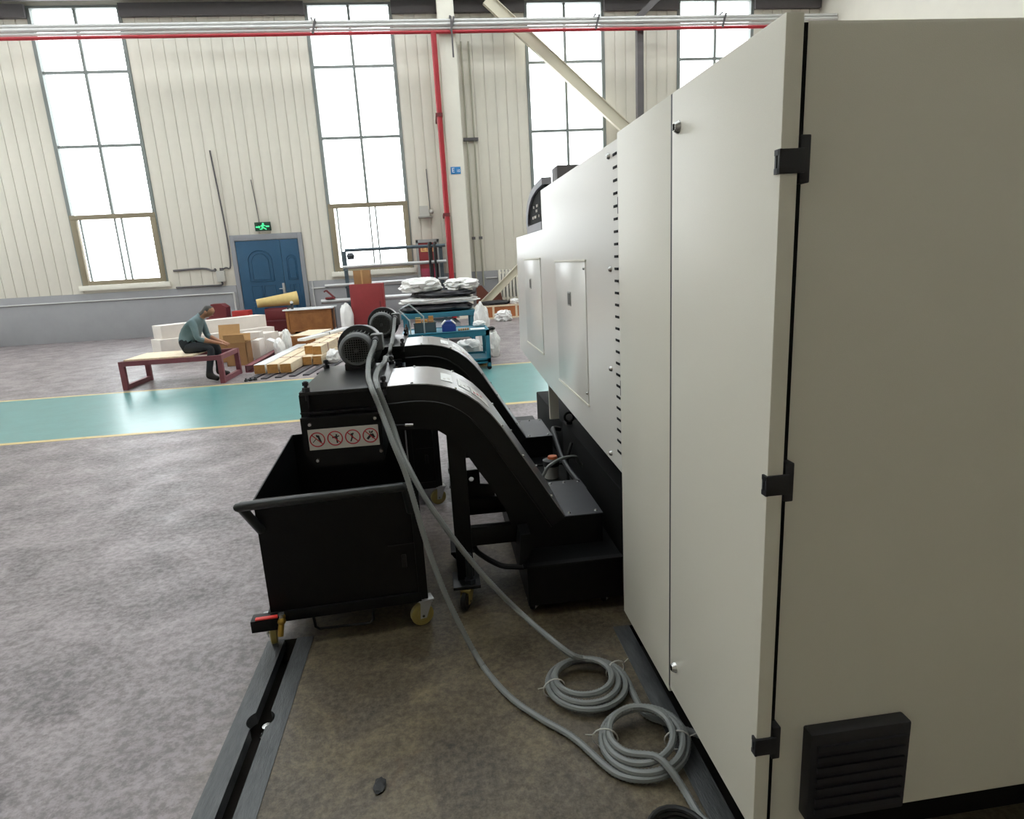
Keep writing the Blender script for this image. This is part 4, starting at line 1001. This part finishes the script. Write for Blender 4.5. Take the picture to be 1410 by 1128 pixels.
# crates, cabinet and roll near the door
t = thing('wooden_crate', 'large brown wooden crate with white plastic top in front of the blue door', 'crate', (-3.3, 17.7, 0))
mb = MB(); mb.box(-3.92, -2.75, 17.4, 18.05, 0.06, .62, .006); part('body', mb, crate_m, t)
for x in (-3.92, -2.82):
    mb = MB(); mb.box(x, x+.07, 17.38, 17.4, .06, .62); part('batten', mb, crate_m, t)
for z in (.06, .55):
    mb = MB(); mb.box(-3.85, -2.82, 17.385, 17.4, z, z+.06); part('batten', mb, crate_m, t)
mb = MB(); mb.box(-3.98, -2.68, 17.34, 18.1, .62, .655, .006); part('plastic_top', mb, film, t)
for x in (-3.8, -2.9):
    mb = MB(); mb.box(x-.06, x+.06, 17.42, 18.03, 0, .06); part('skid', mb, crate_m, t)
for x in (-2.735, -2.66):
    mb = MB(); mb.box(x, x+.012, 17.5, 17.56, .05, .66); part('strap', mb, tieblk, t)
t = thing('tap_fitting', 'small dark tap fitting with white knob on the plastic topped crate', 'tap', (-3.75, 17.5, .655))
mb = MB(); mb.cyl((-3.75, 17.5, .655), (-3.75, 17.5, .80), .035, seg=10); mb.tube([(-3.75, 17.5, .72), (-3.85, 17.5, .71), (-3.87, 17.5, .66)], .025, 8); part('body', mb, motord, t)
mb = MB(); mb.sphere((-3.75, 17.5, .83), .04); part('knob', mb, paper, t)
lump('white_sack', (-2.28, 16.9, 0), (.16, .18, .42), whitebag, 'tall white sack standing between the big crate and the red cabinet', 'sack', 31, .12)
t = thing('maroon_cabinet', 'dark red steel cabinet under the yellow foam roll before the blue door', 'cabinet', (-4.36, 18.5, 0))
mb = MB(); mb.box(-4.66, -4.0, 18.25, 18.8, 0, .66, .008); part('body', mb, maroon, t)
mb = MB(); mb.box(-4.64, -4.02, 18.235, 18.25, .36, .62, .004); part('drawer', mb, maroon, t)
mb = MB(); mb.box(-4.66, -4.0, 18.22, 18.25, .31, .34); part('ledge', mb, browns, t)
t = thing('foam_roll', 'pale yellow rolled foam sheet lying on the dark red cabinet', 'roll', (-4.3, 18.45, .66))
p0 = Vector((-4.85, 18.3, .82)); p1 = Vector((-3.80, 18.6, .90))
mb = MB(); mb.cyl(p0, p1, .115, .19, seg=28); part('roll', mb, foam, t)
mb = MB(); P_ = []; d = (p1-p0).normalized(); u = d.orthogonal().normalized(); v = d.cross(u)
for k in range(50):
    a = k*.42; r = .17-.003*k; P_.append(p1+d*.002+(u*math.cos(a)+v*math.sin(a))*r)
mb.tube(P_, .004, 5); part('spiral_edge', mb, card_in, t)
single('red_toolbox', MB().box(-5.28, -4.84, 17.4, 17.75, .0, .70, .02), mat('bright_red_paint', '#a82a26', .45), 'bright red steel chest behind the long white crates', 'chest')
t = thing('maroon_machine', 'dark red small machine with rounded hood beside the wall behind the seated person', 'machine', (-5.7, 17.9, 0))
mb = MB(); mb.box(-6.0, -5.5, 17.6, 18.1, 0, .55, .02); part('base', mb, maroon, t)
mb = MB(); mb.prism([(-5.95, .55), (-5.5, .55), (-5.48, .80), (-5.60, .90), (-5.85, .90)], 17.65, 18.05); part('hood', mb, maroon, t)

# long white crates at left
def longbox(name, label, p0, p1, w, h, z, m_, endm=None, group=None, straps=0, strapm=strap, cat='crate', bev=.006):
    p0, p1 = Vector((*p0, 0)), Vector((*p1, 0)); d = (p1-p0); L = d.length; rz = math.atan2(-d.x, d.y)
    t = thing(name, label, cat, (p0.x, p0.y, z), rz, group, local=True)
    mb = MB(); mb.box(-w/2, w/2, 0, L, 0, h, bev); part('body', mb, m_, t)
    if endm: mb = MB(); mb.box(-w/2+.004, w/2-.004, -.004, .002, .004, h-.004); part('end_face', mb, endm, t)
    for k in range(straps):
        y = L*(k+.6)/(straps+.2); mb = MB(); mb.box(-w/2-.004, w/2+.004, y, y+.03, -.001 if z > 0 else .001, h+.004); part('strap', mb, strapm, t)
    return t
longbox('long_crate', 'long white crate on top at the back behind the open cartons', (-5.5, 13.3), (-3.90, 14.9), .38, .26, .46, whitebox)
longbox('long_crate', 'lower long white crate beneath the top one behind the open cartons', (-5.5, 13.15), (-3.72, 14.75), .46, .46, 0, whitebox)
longbox('white_carton', 'white carton standing at the end of the long white crates', (-3.66, 13.45), (-3.50, 13.9), .40, .42, 0, whitebox, cat='carton')
def open_box(name, label, x0, x1, y0, y1, h, flaps):
    t = thing(name, label, 'carton', ((x0+x1)/2, (y0+y1)/2, 0)); th = .008
    mb = MB(); mb.box(x0, x1, y0, y1, 0, th)
    for b_ in ((x0, x1, y0, y0+th), (x0, x1, y1-th, y1), (x0, x0+th, y0, y1), (x1-th, x1, y0, y1)): mb.box(*b_, 0, h)
    part('carton', mb, card, t)
    for (a, b) in flaps:
        mb = MB(); mb.bar(a, b[0], b[1], .006, up=b[2]); part('flap', mb, card_in, t)
    return t
open_box('open_carton', 'open cardboard carton with raised front flap next to the maroon steel frame', -3.82, -3.45, 11.9, 12.25, .42,
         [((-3.635, 11.9, .42), ((-3.635, 11.86, .57), .36, (0, 1, .2))), ((-3.635, 12.25, .42), ((-3.635, 12.30, .55), .36, (0, 1, -.2))), ((-3.45, 12.07, .42), ((-3.33, 12.07, .46), .34, (0, 0, 1)))])
open_box('open_carton', 'open cardboard carton behind, with tall rear flap against the white crates', -4.22, -3.82, 12.5, 12.9, .40,
         [((-4.02, 12.9, .40), ((-4.02, 12.97, .68), .40, (0, 1, -.2))), ((-4.22, 12.7, .40), ((-4.38, 12.7, .48), .38, (0, 0, 1)))])
single('white_carton', MB().box(-3.45, -3.33, 12.32, 12.72, 0, .40, .004), whitebox, 'narrow white carton beside the open carton with the raised front flap', 'carton')
single('white_carton', MB().box(-3.80, -3.46, 12.92, 13.22, 0, .50, .004), whitebox, 'taller white carton just behind the raised-flap open carton', 'carton')
for k, (x, y, sx, sy, sz, m_, lb) in enumerate(((-3.02, 12.52, .085, .15, .22, whitebag, 'crumpled white packing foam beside the narrow white carton'), (-3.035, 13.27, .075, .12, .28, whitebag, 'heap of white wrapped parts between cartons and wooden beams'), (-3.35, 14.3, .2, .2, .2, whitebox, 'pale wrapped bundle at the end of the long crates'))):
    lump('wrapped_bundle', (x, y, 0), (sx, sy, sz), m_, lb, 'bundle', 41+k, .22)
single('folded_sheet', MB().prism([(-3.30, .36), (-3.08, .26), (-3.03, .13), (-3.05, .0), (-3.07, 0), (-3.05, .12), (-3.10, .245), (-3.30, .345)], 12.78, 13.06), paper, 'folded white sheet with a bent corner beside the cartons', 'sheet')

# wooden beams
for k in range(3):
    xo = -3.0+k*.215
    longbox('wooden_beam', ['plastic covered wooden beam lying nearest the maroon steel channel', 'middle wooden beam of the three lying flat', 'third flat wooden beam, next to the strapped stack'][k], (xo+.09, 10.58-k*.04), (xo+.24, 13.3), .18, .15, .02, film if k == 0 else wood, woodend, 'beams lying flat by the walkway' if False else None, 0 if k == 0 else 2, cat='beam')
for k, (x, y, z, lb) in enumerate(((-2.27, 11.2, .02, 'lower inner wooden beam of the strapped stack'), (-2.10, 11.2, .02, 'lower outer wooden beam of the strapped stack'), (-2.275, 11.5, .173, 'upper inner wooden beam of the strapped stack'), (-2.11, 11.35, .173, 'upper outer wooden beam of the strapped stack'))):
    longbox('wooden_beam', lb, (x, y), (x+.22, y+2.4), .155, .15, z, wood, woodend, None, 3, cat='beam')
longbox('wooden_crate', 'low wooden crate with a white lid between beams and the big crate', (-2.76, 13.5), (-2.61, 14.7), .52, .32, 0, wood, crate_m, None, 0)
longbox('long_plank', 'long white plank lying slanted across the strapped beam stack', (-2.55, 12.3), (-1.95, 14.2), .16, .05, .328, film, None, None, 1, tieblk, cat='plank')
lump('plastic_bag', (-1.85, 11.35, .019), (.10, .12, .13), whitebag, 'small white bag on the floor at the end of the strapped beams', 'bag', 51, .2)
# dark slats under the beams
for k in range(6):
    single('dark_skid', MB().bar((-2.95+.21*k, 10.1+.02*k, .011), (-2.80+.21*k, 11.6, .011), .10, .02), mat('skid_dark', '#3c3a40', .5, var=.2, scale=20), 'dark flat skid strip on the floor in front of the wooden beams', 'skid', 'skid strips before the beams')
for k in range(3):
    single('clamp_nut', MB().lathe([(.0001, 0), (.03, 0), (.03, .025), (.014, .03), (.014, .05), (.0001, .05)], (-2.98+.06*k, 10.02+.03*k, 0.002), seg=8), motord, 'dark steel nut lying on the walkway edge', 'nut', 'nuts on the walkway edge')
# maroon steel frame, channel
t = thing('welded_trestle', 'maroon welded steel trestle frame on which the person sits', 'trestle', (-4.0, 10.5, 0))
for x in (-3.33, -4.75):
    for y in (10.07, 10.92):
        mb = MB(); mb.box(x-.035, x+.035, y-.035, y+.035, 0, .43); part('leg', mb, browns, t)
    for z in (.04, .395):
        mb = MB(); mb.box(x-.03, x+.03, 10.07, 10.92, z-.035, z+.035); part('cross_rail', mb, browns, t)
for y in (10.07, 10.92):
    mb = MB(); mb.box(-4.75, -3.33, y-.03, y+.03, .36, .43); part('top_rail', mb, browns, t)
mb = MB(); mb.box(-4.72, -3.72, 10.08, 10.90, .43, .455, .004); part('seat_board', mb, wood, t)
t = thing('steel_channel', 'long maroon steel channel lying on the floor between cartons and beams', 'channel', (-3.4, 12.3, 0))
p0, p1 = Vector((-3.24, 10.98, .06)), Vector((-3.26, 13.6, .06))
mb = MB(); mb.bar(p0, p1, .02, .12); part('web', mb, browns, t)
for z in (.006, .114):
    mb = MB(); mb.bar((p0.x+.05, p0.y, z), (p1.x+.05, p1.y, z), .11, .012); part('flange', mb, browns, t)

# ================================================================== PERSON
def make_person():
    # joints: facing +X, seated on the trestle board, bent forward over the hands
    J = {}; E = []
    def j(n, p, r): J[n] = (Vector(p), r)
    bx, by = -3.98, 10.50
    j('pelvis', (bx, by, .56), (.155, .17)); j('waist', (bx+.07, by, .70), (.135, .16)); j('chest', (bx+.19, by, .87), (.14, .185)); j('neckb', (bx+.31, by, 1.0), (.075, .08))
    j('neck', (bx+.37, by, 1.04), (.055, .055)); j('head', (bx+.435, by, 1.075), (.082, .082)); j('crown', (bx+.47, by, 1.13), (.082, .08)); j('top', (bx+.475, by, 1.17), (.05, .05))
    j('nose', (bx+.53, by, 1.045), (.024, .024)); j('chin', (bx+.475, by, 1.0), (.04, .04))
    E += [('pelvis', 'waist'), ('waist', 'chest'), ('chest', 'neckb'), ('neckb', 'neck'), ('neck', 'head'), ('head', 'crown'), ('crown', 'top'), ('head', 'nose'), ('head', 'chin')]
    for s, sd in ((-1, 'n'), (1, 'f')):
        yo = by+s*.19
        j('sh'+sd, (bx+.26, yo, .93), (.06, .065)); j('el'+sd, (bx+.30, yo+s*.04, .68), (.048, .048)); j('wr'+sd, (bx+.50, by+s*.10, .60), (.031, .031)); j('pa'+sd, (bx+.57, by+s*.075, .575), (.03, .038))
        E += [('chest', 'sh'+sd), ('sh'+sd, 'el'+sd), ('el'+sd, 'wr'+sd), ('wr'+sd, 'pa'+sd)]
        for f in range(4):
            yy = by+s*(.105-.02*f); l = (.055, .068, .066, .052)[f]
            j('f%d%s' % (f, sd), (bx+.60+.01, yy, .568), (.010, .010)); j('g%d%s' % (f, sd), (bx+.60+l, yy-s*.008, .548), (.009, .009)); j('h%d%s' % (f, sd), (bx+.605+l, yy-s*.014, .522), (.008, .008))
            E += [('pa'+sd, 'f%d%s' % (f, sd)), ('f%d%s' % (f, sd), 'g%d%s' % (f, sd)), ('g%d%s' % (f, sd), 'h%d%s' % (f, sd))]
        j('t'+sd, (bx+.57, by+s*.03, .57), (.011, .011)); j('u'+sd, (bx+.61, by+s*.015, .55), (.009, .009)); E += [('pa'+sd, 't'+sd), ('t'+sd, 'u'+sd)]
        fx = .37 if s < 0 else .40
        j('hip'+sd, (bx+.06, by+s*.11, .545), (.095, .095)); j('kn'+sd, (bx+.46, by+s*.15, .52), (.066, .066)); j('an'+sd, (bx+fx, by+s*.20, .095), (.043, .043)); j('he'+sd, (bx+fx-.03, by+s*.20, .045), (.04, .038)); j('to'+sd, (bx+fx+.16, by+s*.23, .035), (.033, .045))
        E += [('pelvis', 'hip'+sd), ('hip'+sd, 'kn'+sd), ('kn'+sd, 'an'+sd), ('an'+sd, 'he'+sd), ('an'+sd, 'to'+sd)]
    names = list(J); me = bpy.data.meshes.new('person_skel')
    me.from_pydata([J[n][0] for n in names], [(names.index(a), names.index(b)) for a, b in E], [])
    o = bpy.data.objects.new('tmp', me); COL.objects.link(o)
    sk = o.modifiers.new('s', 'SKIN'); sk.use_smooth_shade = True
    for i, n in enumerate(names):
        d = me.skin_vertices[0].data[i]; d.radius = J[n][1]; d.use_root = (n == 'pelvis')
    ss = o.modifiers.new('d', 'SUBSURF'); ss.levels = 2; ss.render_levels = 2
    dg = bpy.context.evaluated_depsgraph_get(); m2 = bpy.data.meshes.new_from_object(o.evaluated_get(dg)); bpy.data.objects.remove(o)
    m2.name = 'person'
    m2.materials.clear()
    for mm in (mat('skin', '#a8775a', .55), mat('shirt_grey_teal', '#6d7f82', .8, var=.1), mat('trousers_dark', '#23262b', .8, var=.15), mat('shoe_dark', '#2a2623', .6), mat('hair_grey', '#4d4a47', .8, var=.2, scale=80)): m2.materials.append(mm)
    seg = [(J[a][0], J[b][0], a, b) for a, b in E]
    def reg(a, b, t):
        k = b[:2]
        if b in ('waist', 'chest', 'neckb'): return 1
        if b[:2] in ('sh', 'el'): return 1
        if b[:2] == 'wr': return 1 if t < .35 else 0
        if b[:3] == 'hip' or b[:2] == 'kn': return 2
        if b[:2] == 'an': return 2 if t < .9 else 3
        if b[:2] in ('he', 'to') and a[:2] == 'an': return 3
        return 0
    for p in m2.polygons:
        c = p.center; best = None
        for A_, B_, a, b in seg:
            ab = B_-A_; t = max(0, min(1, (c-A_).dot(ab)/ab.length_squared)); d = (A_+ab*t-c).length-.6*J[b][1][0]
            if best is None or d < best[0]: best = (d, a, b, t)
        mi = reg(best[1], best[2], best[3])
        if mi == 0 and c.z > .98 and ((c.x-bx-.43)*.55-(c.z-1.065)*.9) < -.012: mi = 4
        p.material_index = mi; p.use_smooth = True
    base = Vector((bx+.2, by, 0.0))
    m2.transform(Matrix.Translation(-base))
    o = bpy.data.objects.new('person', m2); COL.objects.link(o); o.location = base
    o['label'] = 'person in grey shirt and dark trousers sitting bent forward on the maroon trestle'; o['category'] = 'person'; ORG[o.name] = base
    for s in (-1, 1):
        mb = MB(); mb.sphere((bx+.432, by+s*.083, 1.068), .028, (.8, .35, 1.1), 12); part('ear', mb, MATS['skin'], o)
        mb = MB(); mb.sphere((bx+.507, by+s*.032, 1.065), .011, (1, 1, 1), 10); part('eye', mb, stblk, o)
    mb = MB(); mb.sphere((bx+.505, by, 1.012), .02, (.5, 1.3, .35), 10); part('mouth', mb, mat('lip', '#7f4d43', .6), o)
make_person()
